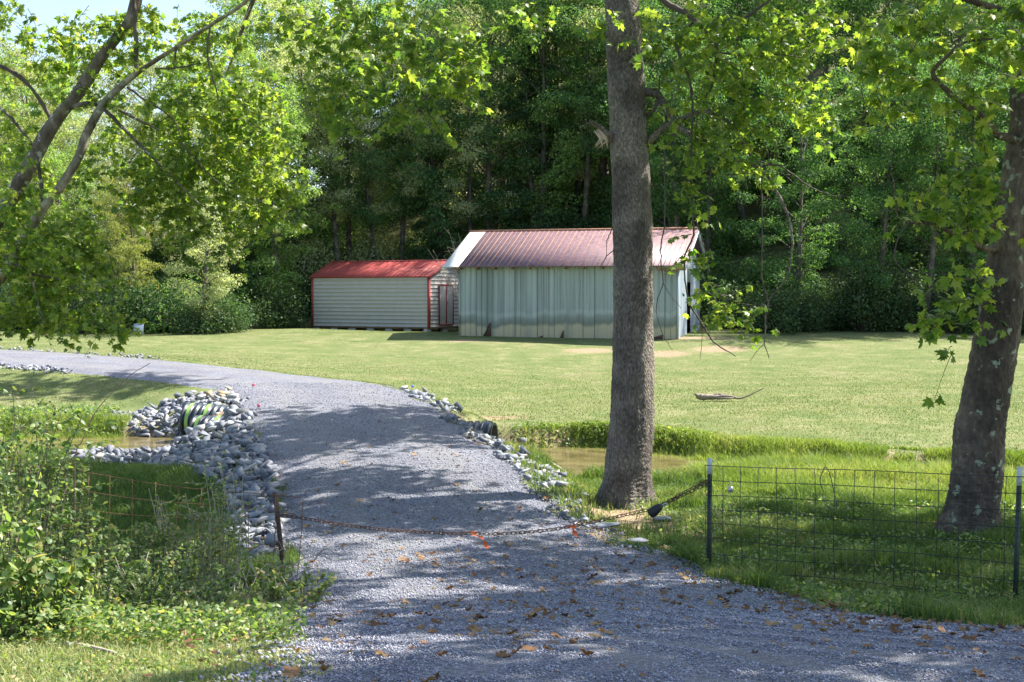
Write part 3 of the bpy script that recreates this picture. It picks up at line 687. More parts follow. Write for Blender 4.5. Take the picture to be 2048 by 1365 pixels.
# loose gravel on the drive (uncountable)
oct_V = np.array([(1,0,0),(-1,0,0),(0,.8,0),(0,-.8,0),(.1,.1,.6),(-.1,0,-.6)]) * .5
oct_T = np.array([(0,2,4),(2,1,4),(1,3,4),(3,0,4),(2,0,5),(1,2,5),(3,1,5),(0,3,5)])
def road_pts(y0, y1, dens):
    m_ = (SP[:, 1] > y0 - 3) & (SP[:, 1] < y1 + 3); lo = np.array([SP[m_, 0].min(), y0]); hi = np.array([SP[m_, 0].max(), y1]); hi[0] = min(hi[0], .45 * y1 + .8)
    n_ = int((hi[0] - lo[0]) * (hi[1] - lo[1]) * dens); q = rng.uniform(lo, hi, (n_, 2)); q = q[in_poly(q[:, 0], q[:, 1], poly)]
    return q[np.abs(q[:, 0]) < .42 * q[:, 1] + .9]
gq = []; gs = []
for y0, y1, dn, a_, b_ in ((5,7.5,3600,.007,.022),(7.5,10.5,2400,.009,.026),(10.5,14,1300,.011,.032),(14,20,600,.014,.038),(20,32,170,.018,.045)):
    q = road_pts(y0, y1, dn); gq.append(q); gs.append(a_ + (b_ - a_) * rng.random(len(q)) ** 2.4)
gq = np.concatenate(gq); gs = np.concatenate(gs)
ee = []                       # spill over both edges
for _ in range(9000):
    t = random.uniform(14, 130); i = int(t); p = SS[i] * (1 - t + i) + SS[i + 1] * (t - i); sgn = random.choice((0, 1))
    d = np.array([p[2] - p[0], p[3] - p[1]]); d /= np.linalg.norm(d); q = p[2:4] if sgn else p[:2]
    ee.append(q + d * (1 if sgn else -1) * abs(random.gauss(0, .16)))
gq = np.vstack([gq, ee]); gs = np.r_[gs, rng.uniform(.012, .035, len(ee))]
V, T, rn = scatter(oct_V, oct_T, np.c_[gq, H(gq[:, 0], gq[:, 1]) + .02 + gs * .15], rand_rot(len(gq), .5), gs)
tag(link('loose_gravel', fast_mesh('loose_gravel', V, T, [M['pebble']], {'rnd': rn})), 'loose grey gravel stones covering the drive', None, None, 'stuff')

# ------------------------------------------------------------------ leaves
def syc_leaf(simple_=False):
    if simple_: pts = [(0,0),(.42,.12),(.5,.45),(.22,.6),(0,1),(-.22,.6),(-.5,.45),(-.42,.12)]
    else: pts = [(0,.02),(.20,-.08),(.42,.08),(.62,.12),(.38,.30),(.52,.66),(.20,.55),(.16,.78),(0,1.0),(-.16,.78),(-.20,.55),(-.52,.66),(-.38,.30),(-.62,.12),(-.42,.08),(-.20,-.08)]
    c = (0, .32); V = [(c[0], c[1], 0)] + [(x, y, -.32 * abs(x) - .26 * y * y) for x, y in pts]
    n_ = len(pts); return np.array(V, float), np.array([(0, i + 1, (i + 1) % n_ + 1) for i in range(n_)])
LEAF_S, LEAF_C = syc_leaf(), syc_leaf(True)
LEAF_O = (np.array([(0,0,0),(.28,.3,-.05),(.24,.7,-.08),(0,1,-.12),(-.24,.7,-.08),(-.28,.3,-.05),(0,.5,.02)], float), np.array([(6,0,1),(6,1,2),(6,2,3),(6,3,4),(6,4,5),(6,5,0)]))
LEAF_R = (np.array([(0,0,0),(.32,.45,.05),(0,1,-.05),(-.32,.45,.05)], float), np.array([(0,1,2,3)]))
def leaf_rot(dirs, droop=.35, spread=.7):
    """rotation matrices: leaf y axis along dirs (drooping), normal roughly up"""
    n_ = len(dirs); y = dirs + rng.normal(0, .35, (n_, 3)); y[:, 2] -= droop; y /= np.linalg.norm(y, axis=1, keepdims=True) + 1e-9
    up = np.array([0, 0, 1.]) + rng.normal(0, spread, (n_, 3)); x = np.cross(y, up); x /= np.linalg.norm(x, axis=1, keepdims=True) + 1e-9
    return np.stack([x, y, np.cross(x, y)], -1)
def normal_rot(N, noise_=.45):
    n_ = len(N); z = N + rng.normal(0, noise_, (n_, 3)); z /= np.linalg.norm(z, axis=1, keepdims=True) + 1e-9
    t = rng.normal(size=(n_, 3)); x = np.cross(t, z); x /= np.linalg.norm(x, axis=1, keepdims=True) + 1e-9
    return np.stack([x, np.cross(z, x), z], -1)
def sprigs(starts, length, nleaf, twigmb, leafsize, rdir=None, down=.5, tw=.006):
    """hanging sprigs: returns leaf positions, directions, sizes; draws twigs in twigmb"""
    P = []; D = []; Sz = []
    for s_ in starts:
        d = rng.normal(size=3); d[2] = d[2] * .4 - down
        if rdir is not None: d += rdir
        d /= np.linalg.norm(d); Lg = length * rng.uniform(.6, 1.3); side = rng.normal(0, .25, 3)
        ts = np.linspace(0, 1, 5); pts = s_ + np.outer(ts, d) * Lg + np.outer(ts ** 2, side) * Lg + np.outer(ts ** 2, (0, 0, -.25)) * Lg
        if twigmb is not None: twigmb.tube(pts, np.linspace(tw, tw * .4, 5), 3, False)
        k = max(2, int(nleaf * rng.uniform(.6, 1.3)))
        tt = rng.uniform(.1, 1, k); q = s_ + np.outer(tt, d) * Lg + np.outer(tt ** 2, side) * Lg + np.outer(tt ** 2, (0, 0, -.25)) * Lg
        dd = rng.normal(size=(k, 3)); dd[:, 2] *= .4; dd /= np.linalg.norm(dd, axis=1, keepdims=True)
        P.append(q + dd * leafsize * .3); D.append(dd); Sz.append(leafsize * rng.uniform(.5, 1.15, k))
    return np.concatenate(P), np.concatenate(D), np.concatenate(Sz)
def foliage(name, parent, P, D, Sz, mat, leaf=LEAF_S, droop=.35, rnd=None, spread=.7):
    V, T, r_ = scatter(leaf[0], leaf[1], P, leaf_rot(D, droop, spread), Sz, rnd)
    return link(name, fast_mesh(name, V, T, [mat], {'rnd': r_}), parent)
def px_path(pts):   # (px,py,Y,r)
    return np.array([(*at(p[0], p[1], p[2]), p[3]) for p in pts])
def limb(parent, pts, mat, name='limb', sides=9, n_=8, jit=.06, wob=.0):
    P = spline(px_path(pts), n_); 
    if wob: P[1:-1, :3] += rng.normal(0, wob, (len(P) - 2, 3))
    mb = MB(); mb.tube(P[:, :3], P[:, 3], sides, True, jit); return mb.build(name, mat, parent, True)
def trunk_mesh(parent, P, mat, sides=44, rough=.03, flare=None, freq=9):
    """dense trunk with furrowed surface; P rows x,y,z,r"""
    S_ = spline(P, 26); n_ = len(S_); an = np.arange(sides) / sides * 2 * np.pi
    V = np.zeros((n_, sides, 3))
    for i in range(n_):
        z = S_[i, 2]; r_ = S_[i, 3] * (1 + rough * 2 * (vnoise(an / (2 * np.pi) * freq * 2.6 % (freq * 2.6), np.full(sides, z * 3.1), 4) - .5) + rough * (rng.random(sides) - .5) + rough * 1.6 * (vnoise(an * .9, np.full(sides, z * .9), 6) - .5))
        if flare and z < flare[0]:
            t = (flare[0] - z) / flare[1]; r_ = r_ * (1 + .30 * t * t * (.2 + np.sin(an * 4 + 1) * .6 + np.sin(an * 7) * .3))
        V[i, :, 0] = S_[i, 0] + np.cos(an) * r_; V[i, :, 1] = S_[i, 1] + np.sin(an) * r_; V[i, :, 2] = z
    Qs = [(i * sides + j, i * sides + (j + 1) % sides, (i + 1) * sides + (j + 1) % sides, (i + 1) * sides + j) for i in range(n_ - 1) for j in range(sides)]
    return link('trunk', fast_mesh('trunk', V.reshape(-1, 3), np.array(Qs), [mat], None, True), parent)
def ellipse_starts(clusters, density=1.0):
    out = []
    for px, py, rx, ry, Y, dY, n_ in clusters:
        for _ in range(int(n_ * density)):
            a = random.uniform(0, 2 * math.pi); q = math.sqrt(random.random())
            out.append(at(px + rx * q * math.cos(a), py + ry * q * math.sin(a), Y + random.uniform(-dY, dY)))
    return np.array(out)
def blob_starts(blobs):
    out = []
    for x, y, z, rx, ry, rz2, n_ in blobs:
        # sub-clumps so light falls through in patches
        n_ = int(n_ * 1.9); k = max(3, n_ // 22); v = rng.normal(size=(k, 3)); v /= np.linalg.norm(v, axis=1, keepdims=True); v *= rng.uniform(.15, 1, (k, 1)) ** .5
        cen = np.array([x, y, z]) + v * (rx, ry, rz2)
        q = cen[rng.integers(0, k, n_)] + rng.normal(0, .42, (n_, 3)) * (1, 1, .5); out.append(q)
    return np.concatenate(out)

# ---- middle sycamore (big straight trunk)
def px_tree(rows): return px_path(rows)
t1 = empty('sycamore_tree', tuple(at(1250, 1012, 18))); t1loc = np.array(t1.location)
tag(t1, 'big sycamore with a thick straight grey trunk standing beside the drive', 'tree')
def child_space(o, loc): o.location = tuple(-np.array(loc)); return o
P = px_tree([(1248,1045,18,.47),(1248,1012,18,.41),(1252,975,18,.355),(1258,920,18,.325),(1264,840,18,.30),(1267,700,18,.282),(1266,560,18,.272),(1264,430,18,.268),(1258,290,18,.256),(1254,190,18,.248),(1248,90,18,.24),(1243,0,18,.232)])
P = np.vstack([P, [(1.35,18.1,7.5,.22),(1.1,18.3,10,.18),(1.2,18.2,13,.11),(1.4,18,15.5,.04)]])
child_space(trunk_mesh(t1, P, M['bark_main'], 64, .05, (-.75, .6), 12), t1loc)
BR = [
 [(1290,186,18,.07),(1315,190,17.9,.055),(1341,231,17.8,.045),(1367,261,17.7,.038),(1418,287,17.6,.032),(1469,318,17.5,.028),(1520,338,17.4,.024),(1551,379,17.3,.02),(1577,436,17.3,.017),(1585,487,17.3,.014),(1572,554,17.3,.012),(1536,605,17.3,.010),(1531,660,17.3,.009),(1529,686,17.3,.007),(1538,717,17.3,.005)],
 [(1290,292,18,.06),(1326,256,17.8,.035),(1367,236,17.6,.03),(1408,223,17.5,.026),(1459,246,17.4,.022),(1500,308,17.4,.018),(1526,338,17.4,.014)],
 [(1526,332,17.4,.014),(1561,333,17.3,.012),(1613,369,17.2,.009),(1654,388,17.2,.006),(1700,396,17.2,.003)],
 [(1310,-30,18,.05),(1326,0,18,.045),(1377,31,17.8,.042),(1408,56,17.7,.04),(1433,74,17.6,.036),(1470,50,17.6,.026),(1541,0,17.6,.02)],
 [(1433,74,17.6,.026),(1432,120,17.5,.02),(1425,170,17.5,.014),(1405,200,17.5,.009)],
 [(1387,46,17.8,.024),(1356,72,17.6,.022),(1356,103,17.6,.022),(1377,154,17.5,.02),(1385,205,17.5,.018),(1382,287,17.4,.016),(1385,420,17.4,.014),(1387,471,17.4,.013),(1371,508,17.4,.012),(1370,551,17.4,.011),(1378,604,17.4,.011),(1401,643,17.4,.011),(1428,684,17.4,.010),(1471,713,17.4,.006)],
 [(1329,300,17.5,.010),(1330,380,17.4,.009),(1329,454,17.3,.009),(1323,481,17.3,.009),(1322,528,17.3,.008),(1326,567,17.3,.007),(1313,610,17.3,.006),(1317,645,17.3,.005),(1331,680,17.3,.004),(1345,700,17.3,.003)],
 [(1326,567,17.3,.005),(1342,592,17.3,.004),(1362,618,17.3,.003)],
 [(1524,350,17.3,.010),(1524,460,17.3,.009),(1524,555,17.3,.009),(1534,594,17.3,.008),(1534,625,17.3,.007),(1529,655,17.3,.007)],
 [(1385,420,17.4,.009),(1410,500,17.2,.008),(1420,570,17.1,.007),(1460,600,17.1,.006),(1510,612,17.1,.004),(1545,612,17.1,.003)],
 [(1401,643,17.4,.006),(1405,670,17.4,.004),(1400,720,17.4,.003)],
 [(1529,686,17.3,.005),(1512,705,17.3,.004),(1500,722,17.3,.003)],
 [(1292,232,18,.03),(1312,215,17.9,.02),(1318,180,17.9,.014),(1320,150,17.9,.008)],
 [(1425,105,17.5,.014),(1500,112,17.4,.012),(1560,110,17.4,.009),(1610,116,17.4,.005)],
 [(1450,350,17.4,.007),(1530,345,17.3,.006),(1580,350,17.3,.004)],
 [(1226,455,17.8,.008),(1215,480,17.7,.006),(1212,520,17.7,.003)],[(1228,500,17.8,.008),(1214,512,17.7,.006),(1200,535,17.7,.003)],
]
for i, b_ in enumerate(BR): child_space(limb(t1, b_, M['twig'] if i > 1 else M['bark_main'], 'limb' if b_[0][3] > .02 else 'branch', 8, 6, .12, .004), t1loc)
child_space(limb(t1, [(1222,278,17.95,.075),(1212,268,17.8,.05),(1198,254,17.7,.036),(1182,246,17.6,.025),(1172,250,17.55,.012)], M['bark_main'], 'broken_stub', 9, 5, .15), t1loc)
mb = MB()
for k in range(9):
    a = at(1195 + random.uniform(-12, 10), 262 + random.uniform(-3, 6), 17.6); mb.tube([a, a + (random.uniform(-.05,.1), 0, -.1), a + (random.uniform(-.08,.12), .03, -.2)], [.010, .016, .004], 4)
child_space(mb.build('peeling_bark', simple('peeling_pale_bark', (.5, .38, .28), .8), t1), t1loc)
Vr, Tr = ROCKS[3]; V = np.concatenate([(Vr * (.16, .12, .26)) @ rand_rot(1, .3)[0].T + at(1258 + dx, 112 + dy, 17.78) for dx, dy in ((0, 0), (-5, 8), (4, -8), (1, 18))])
child_space(link('trunk_knot', fast_mesh('trunk_knot', V, np.concatenate([Tr + len(Vr) * k for k in range(4)]), [M['bark_main']], None, True), t1), t1loc)
mb = MB(); 
for a_, b_, r0 in (((1.3,18.1,7.2),(6.5,20.5,10.5),.13),((1.3,18.1,8),(-3.5,17,11),.12),((1.2,18.2,9.5),(3.5,24,12.5),.11),((1.2,18.2,9),(-.5,13,11.5),.10),((1.2,18.2,11),(4.5,15,13.5),.08),((1.3,18.1,6.9),(-3.2,18.5,6.9),.09),((1.3,18.1,8),(4.6,28,9.8),.1),((1.3,18.1,8),(2.4,25,9),.07),((1.3,18.1,7.2),(3.4,20.3,7.9),.06),((1.3,18.1,8),(5,26.2,8.8),.07)):
    a_, b_ = np.array(a_), np.array(b_); m_ = (a_ + b_) / 2 + (0, 0, -.5); S_ = spline(np.array([a_, m_, b_]), 6); mb.tube(S_, np.linspace(r0, r0 * .25, len(S_)), 7, True, .08)
child_space(mb.build('upper_limbs', M['bark_main'], t1, True), t1loc)
CL1 = [(1400,50,110,55,17.6,.7,34),(1520,80,120,80,17.6,.8,46),(1440,150,110,70,17.5,.8,42),(1560,180,110,65,17.5,.7,36),(1400,225,65,45,17.6,.5,15),(1490,250,90,50,17.5,.6,22),
       (1650,215,70,55,17.5,.6,10),(1345,100,40,80,17.8,.5,8),(1640,60,110,60,17.6,.8,30),(1440,310,70,40,17.4,.5,12),(1370,330,45,50,17.4,.4,8),(1500,330,50,25,17.4,.3,8),(1385,400,20,60,17.3,.2,4),
       (1205,60,25,50,17.6,.4,6),(1400,490,24,34,17.1,.25,5),(1402,545,10,16,17.1,.2,2),(1428,580,22,16,17.1,.2,4),(1462,600,32,14,17.1,.2,6),(1508,610,26,8,17.1,.15,4),(1462,632,12,16,17.1,.1,4),(1415,480,16,24,17.1,.2,2),
       (640,50,85,65,17,.9,34),(740,70,95,70,17,.9,40),(660,160,60,60,17,.6,24),(745,190,70,55,17,.6,18),(850,40,100,50,17,.9,34),(880,120,80,65,17,.8,34),(940,100,50,60,17,.5,14),(925,165,45,40,17,.4,11),(870,210,30,30,17,.3,5),(1060,15,70,22,17,.5,11),(840,240,40,20,17,.3,5),(560,20,70,30,17.4,.7,12),(670,230,30,30,17,.3,6)]
tw = MB(); Ps, Ds, Zs = sprigs(ellipse_starts(CL1), .42, 11, tw, .108)
off = [(3.4,20.3,7.9,2.6,2.0,.9,260),(5.0,26.2,8.9,2.4,1.8,.8,230),(3.2,25,12.0,2.8,3.2,1.8,304),(-2.8,17.5,10.4,3.2,3.0,2.0,190),(-.4,13.8,11.3,2.8,2.6,1.6,150),(1.2,18.4,14,3.2,3.2,2.2,190),(2.0,20.5,8.8,2.6,2.6,1.1,150),(4.6,16,12.5,2.4,2.4,1.5,120),(4.6,28,9.9,2.6,1.8,.9,217),(2.4,25,9.0,2.4,2.0,.9,159)]
Po, Do, Zo = sprigs(blob_starts(off), .5, 11, tw, .18)
child_space(tw.build('twigs', M['twig'], t1), t1loc)
child_space(foliage('foliage', t1, Ps, Ds, Zs, M['syc']), t1loc)
child_space(foliage('foliage', t1, Po, Do, Zo, M['syc'], LEAF_C), t1loc)

# ---- right sycamore
t2l = at(1940, 1062, 15.7); t2 = empty('sycamore_tree', tuple(t2l))
tag(t2, 'dark flaking sycamore leaning right behind the wire fence panel', 'tree')
P = px_tree([(1938,1085,15.7,.43),(1940,1055,15.7,.37),(1945,1010,15.7,.33),(1952,950,15.7,.305),(1962,850,15.7,.285),(1990,700,15.7,.262),(2012,550,15.7,.25),(2035,400,15.7,.236),(2058,250,15.7,.222),(2080,100,15.7,.21)])
P = np.vstack([P, [(7.3,15.9,6.2,.19),(7.9,16.1,9,.15),(8.3,16.2,12,.08),(8.4,16.3,14,.03)]])
child_space(trunk_mesh(t2, P, M['bark_right'], 48, .07, (-.8, .5), 6), t2l)
BR2 = [[(2030,280,15.6,.06),(2008,274,15.5,.05),(1993,268,15.4,.045),(1976,245,15.2,.042),(1949,223,15,.04),(1905,192,14.8,.034),(1866,150,14.6,.028),(1890,118,14.5,.022),(1930,85,14.5,.018),(1985,78,14.5,.012)],
 [(1995,500,15.6,.05),(1976,498,15.5,.04),(1954,491,15.3,.036),(1936,469,15.2,.033),(1910,469,15,.03),(1879,454,14.9,.026),(1853,447,14.8,.022),(1818,445,14.8,.015),(1795,430,14.8,.010),(1790,380,14.8,.007),(1782,340,14.8,.004)],
 [(1938,471,15.2,.016),(1932,417,15.1,.013),(1914,368,15.1,.008)],
 [(1818,445,14.8,.010),(1800,470,14.8,.008),(1790,520,14.8,.006),(1830,560,14.8,.005),(1850,590,14.8,.003)],
 [(2060,40,15.4,.05),(2000,20,15.2,.04),(1900,-10,15,.03),(1800,-40,15,.02)],
 [(1985,560,15.5,.02),(1930,560,15.2,.012),(1880,590,15,.006)],
 [(1853,447,14.8,.008),(1790,420,14.8,.006),(1740,430,14.8,.003)]]
for b_ in BR2: child_space(limb(t2, b_, M['bark_right'] if b_[0][3] > .03 else M['twig'], 'limb' if b_[0][3] > .02 else 'branch', 8, 6, .1, .004), t2l)
mb = MB()
for a_, b_, r0 in (((7.5,16,7),(11,18,9.5),.11),((7.9,16.1,9),(8.6,13,11),.1),((7.9,16.1,9),(8,20,12),.09)):
    a_, b_ = np.array(a_), np.array(b_); S_ = spline(np.array([a_, (a_ + b_) / 2 + (0, 0, -.4), b_]), 6); mb.tube(S_, np.linspace(r0, r0 * .25, len(S_)), 7, True, .08)
child_space(mb.build('upper_limbs', M['bark_right'], t2, True), t2l)
CL2 = [(1900,50,120,60,14.8,.7,34),(1800,90,110,75,15,.7,40),(1775,175,55,50,15,.5,13),(1990,120,60,80,14.8,.6,24),(1930,180,70,60,14.8,.5,12),(1940,300,55,50,14.9,.5,11),(1885,360,65,45,14.9,.5,12),(1850,395,50,30,14.9,.4,8),
       (1965,370,40,50,15,.4,11),(1900,430,60,30,15,.4,11),(1950,450,40,30,15,.4,8),(1945,535,30,20,15,.3,5),(1895,560,26,20,15,.3,4),(1880,610,28,26,15,.3,8),(1930,600,26,26,15,.3,5),(1870,650,12,20,15,.2,3),(1912,690,12,14,15,.2,2),(1722,60,40,50,15,.4,6),(1975,600,12,30,15.2,.3,3),(2040,60,30,60,15,.4,7)]
tw = MB(); Ps, Ds, Zs = sprigs(ellipse_starts(CL2), .36, 8, tw, .125)
off = [(10.5,18.3,9.2,3.0,2.6,1.8,180),(8.6,13.2,10.5,2.6,2.4,1.8,150),(8.0,19.2,11.8,2.6,2.6,1.8,60),(8.2,15.5,13,2.8,2.6,1.6,140)]
Po, Do, Zo = sprigs(blob_starts(off), .5, 11, tw, .18)
child_space(tw.build('twigs', M['twig'], t2), t2l)
child_space(foliage('foliage', t2, Ps, Ds, Zs, M['syc']), t2l)
child_space(foliage('foliage', t2, Po, Do, Zo, M['syc'], LEAF_C), t2l)

# ---- two more trees of the same row just outside the right edge (their crowns shade the grass and drive)
def side_tree(x, y, h, blobs, label, lean=(0, 0)):
    z0 = gz(x, y); loc = (x, y, z0); t = empty('sycamore_tree', loc); tag(t, label, 'tree')
    P = np.array([(x, y, z0 - .2, .36), (x, y, z0 + .6, .27), (x + lean[0] * .4, y + lean[1] * .4, z0 + h * .4, .22), (x + lean[0], y + lean[1], z0 + h, .05)])
    child_space(trunk_mesh(t, P, M['bark_right'], 24, .05, None, 6), loc)
    mb = MB()
    for b_ in blobs:
        s_ = np.array([x + lean[0] * .5, y + lean[1] * .5, z0 + h * .5]); e_ = np.array(b_[:3]); S_ = spline(np.array([s_, (s_ + e_) / 2 + (0, 0, -.3), e_]), 6); mb.tube(S_, np.linspace(.1, .02, len(S_)), 6, True, .08)
    P_, D_, Z_ = sprigs(blob_starts(blobs), .5, 11, mb, .18)
    child_space(mb.build('limbs', M['bark_right'], t, True), loc); child_space(foliage('foliage', t, P_, D_, Z_, M['syc'], LEAF_C), loc)
side_tree(13.0, 15.5, 12, [(11.2,15.4,6.7,2.4,2.0,1.4,170),(13.5,17.2,7.5,2.6,1.9,1.6,170),(12.2,13.4,8.4,2.6,2.2,1.6,170),(9.8,14.8,9.2,2.4,2.0,1.2,150),(12.4,18.6,9.3,2.4,1.5,1.0,150),(15,17.4,9,2.4,1.6,1.2,120),(14,15.5,11,3,3,2,90)], 'sycamore beyond the right picture edge shading the grass')
side_tree(10.5, 8.5, 12, [(8.6,9.2,7.2,2.6,2.2,1.4,230),(10.2,11.4,8.2,2.6,2.2,1.6,230),(7.2,8.4,9.4,2.6,2.2,1.4,190),(7.4,11.4,8.2,2.4,1.8,1.2,190),(11,9,11,3,3,2,160)], 'sycamore right of the camera shading the near gravel')

# ---- left leaning sycamore with two stems
t3l = (-9.6, 19.0, gz(-9.6, 19)); t3 = empty('sycamore_tree', t3l)
tag(t3, 'leaning sycamore with a pale slanting stem and a dark stem at the left edge', 'tree')
P = np.vstack([[(-9.6,19,t3l[2]-.2,.42),(-9.4,19,t3l[2]+.7,.32),(-8.6,19,.9,.25)], px_tree([(-30,475,19,.15),(0,429,19,.14),(47,355,19,.13),(94,268,19,.12),(127,221,19,.115),(161,181,19,.11),(194,127,19,.10),(234,74,19,.09),(268,20,19,.085)]), [(-5.2,19,7,.09),(-4.4,19.3,9.5,.05)]])
child_space(trunk_mesh(t3, P, M['bark_left'], 30, .06, None, 6), t3l)
P = np.vstack([[(-9.3,18.6,t3l[2]+.3,.2),(-8.5,18.6,.3,.15)], px_tree([(20,530,18.6,.088),(47,482,18.6,.085),(87,415,18.6,.08),(120,375,18.6,.076),(157,315,18.6,.07),(177,261,18.6,.068),(214,201,18.6,.066),(268,151,18.6,.062),(310,122,18.6,.056),(355,94,18.6,.05),(430,45,18.6,.044),(495,0,18.6,.038)]), [(-3.1,18.8,6.6,.035)]])
child_space(trunk_mesh(t3, P, bark('pale_sycamore_bark', [(.35, (.10, .075, .05)), (.5, (.24, .20, .14)), (.62, (.42, .39, .30))], 6, (1, 1, .6), .01, (.40, .40, .30)), 20, .05, None, 5), t3l)
BR3 = [[(83,408,18.6,.03),(80,350,18.6,.028),(62,290,18.6,.026),(30,245,18.6,.022),(0,215,18.6,.018),(-30,180,18.6,.012)],
 [(272,150,18.6,.04),(272,80,18.6,.035),(268,0,18.6,.03),(264,-40,18.6,.02)],
 [(140,215,19,.05),(175,208,18.9,.035),(225,215,18.8,.028),(285,245,18.8,.018),(320,260,18.8,.008)],
 [(255,175,18.6,.02),(290,200,18.5,.016),(330,225,18.5,.012),(350,245,18.4,.01),(365,280,18.4,.007)],
 [(-10,130,19,.015),(30,150,19,.02),(70,185,19,.024),(103,240,19,.03)],[(420,55,18.5,.016),(415,110,18.4,.013),(430,170,18.4,.010),(450,245,18.4,.006)],
 [(352,95,18.5,.018),(350,130,18.5,.01),(340,140,18.5,.006)],[(310,138,18.5,.014),(360,135,18.4,.012),(400,126,18.4,.008)],
 [(100,235,19,.02),(50,160,19,.02),(0,130,19,.014)],[(60,550,18.3,.016),(120,560,18.2,.012),(165,595,18.1,.009),(220,640,18,.006),(262,668,18,.003)],
 [(-40,470,18.6,.05),(20,520,18.4,.035),(60,555,18.3,.02),(80,620,18.2,.009),(88,665,18.2,.004)],
 [(360,285,18.4,.012),(400,330,18.4,.01),(440,370,18.4,.006)],[(200,210,18.6,.03),(290,300,18.4,.02),(380,390,18.3,.012),(430,430,18.3,.006)]]
for b_ in BR3: child_space(limb(t3, b_, M['bark_left'] if b_[0][3] > .022 else M['twig'], 'limb' if b_[0][3] > .02 else 'branch', 8, 6, .1, .004), t3l)
mb = MB()
for a_, b_, r0 in (((-4.4,19.3,9.5),(-3.4,29,11.5),.08),((-5.2,19,7),(-8.5,20,9.5),.08),((-3.1,18.8,6.6),(-5,23,5.5),.06),((-3.4,29,11.5),(-1.8,36.4,12.3),.05)):  # the long far limbs are unseen, added to carry the shading leaf clumps
    a_, b_ = np.array(a_), np.array(b_); S_ = spline(np.array([a_, (a_ + b_) / 2 + (0, 0, .4), b_]), 6); mb.tube(S_, np.linspace(r0, r0 * .4, len(S_)), 7, True, .08)
child_space(mb.build('upper_limbs', M['bark_left'], t3, True), t3l)
CL3 = [(30,400,60,40,17.8,.4,12),(20,300,40,40,17.8,.4,7),(80,470,80,30,17.8,.4,16),(150,440,40,30,17.8,.3,6),(10,500,50,50,17.8,.4,14),(40,40,60,40,19.6,.8,9),(20,20,40,30,19.6,.8,7),(190,60,90,60,19.6,.8,30),(170,120,80,50,19.6,.7,20),(330,50,110,50,19.6,.8,36),(420,80,70,50,19.6,.6,18),(300,110,60,40,18.8,.4,8),(60,140,80,30,19.6,.5,10),
       (430,170,110,55,19.2,1.0,44),(490,230,85,70,19.4,1.0,50),(520,310,65,60,19.4,1.0,42),(400,260,110,70,19.2,1.0,52),(330,230,80,50,19.6,.8,24),(420,340,120,55,19.2,1.0,52),(330,330,90,50,19.2,.8,34),(550,380,45,45,19.4,.6,16),(430,410,110,35,19.2,.8,34),(310,400,90,45,19.6,.8,24),
       (560,440,24,30,19.4,.3,5),(420,460,90,20,19.2,.5,12),(230,300,70,60,19.6,.8,20),(170,380,70,50,19.6,.8,14),(30,260,50,60,19.6,.5,14),(40,340,60,50,19.6,.6,20),(30,440,60,50,19.6,.6,20),(130,480,80,40,19.1,.6,26),(70,520,80,50,19.1,.6,34),(180,520,60,40,19.1,.5,16),
       (60,590,75,40,19.1,.5,30),(150,590,50,40,18.1,.4,16),(205,620,30,20,18,.3,9),(240,650,22,12,18,.2,5),(30,630,45,20,19.1,.4,10),(90,640,30,24,19.1,.2,9),(88,672,9,8,19.1,.1,2),(200,180,60,30,18.8,.4,10)]
tw = MB(); Ps, Ds, Zs = sprigs(ellipse_starts(CL3, 1.35), .40, 14, tw, .098)
off = [(-1.5,36.7,11.9,2.8,1.2,.7,170),(-4.6,36.5,12.0,2.2,1.2,.7,110),(-9,18,9,2.5,2.5,1.6,60)]  # the two far clumps are unseen, added to throw shade on the left lawn
Po, Do, Zo = sprigs(blob_starts(off), .5, 11, tw, .18)
child_space(tw.build('twigs', M['twig'], t3), t3l)
child_space(foliage('foliage', t3, Ps, Ds, Zs, M['syc']), t3l)
child_space(foliage('foliage', t3, Po, Do, Zo, M['syc'], LEAF_C), t3l)

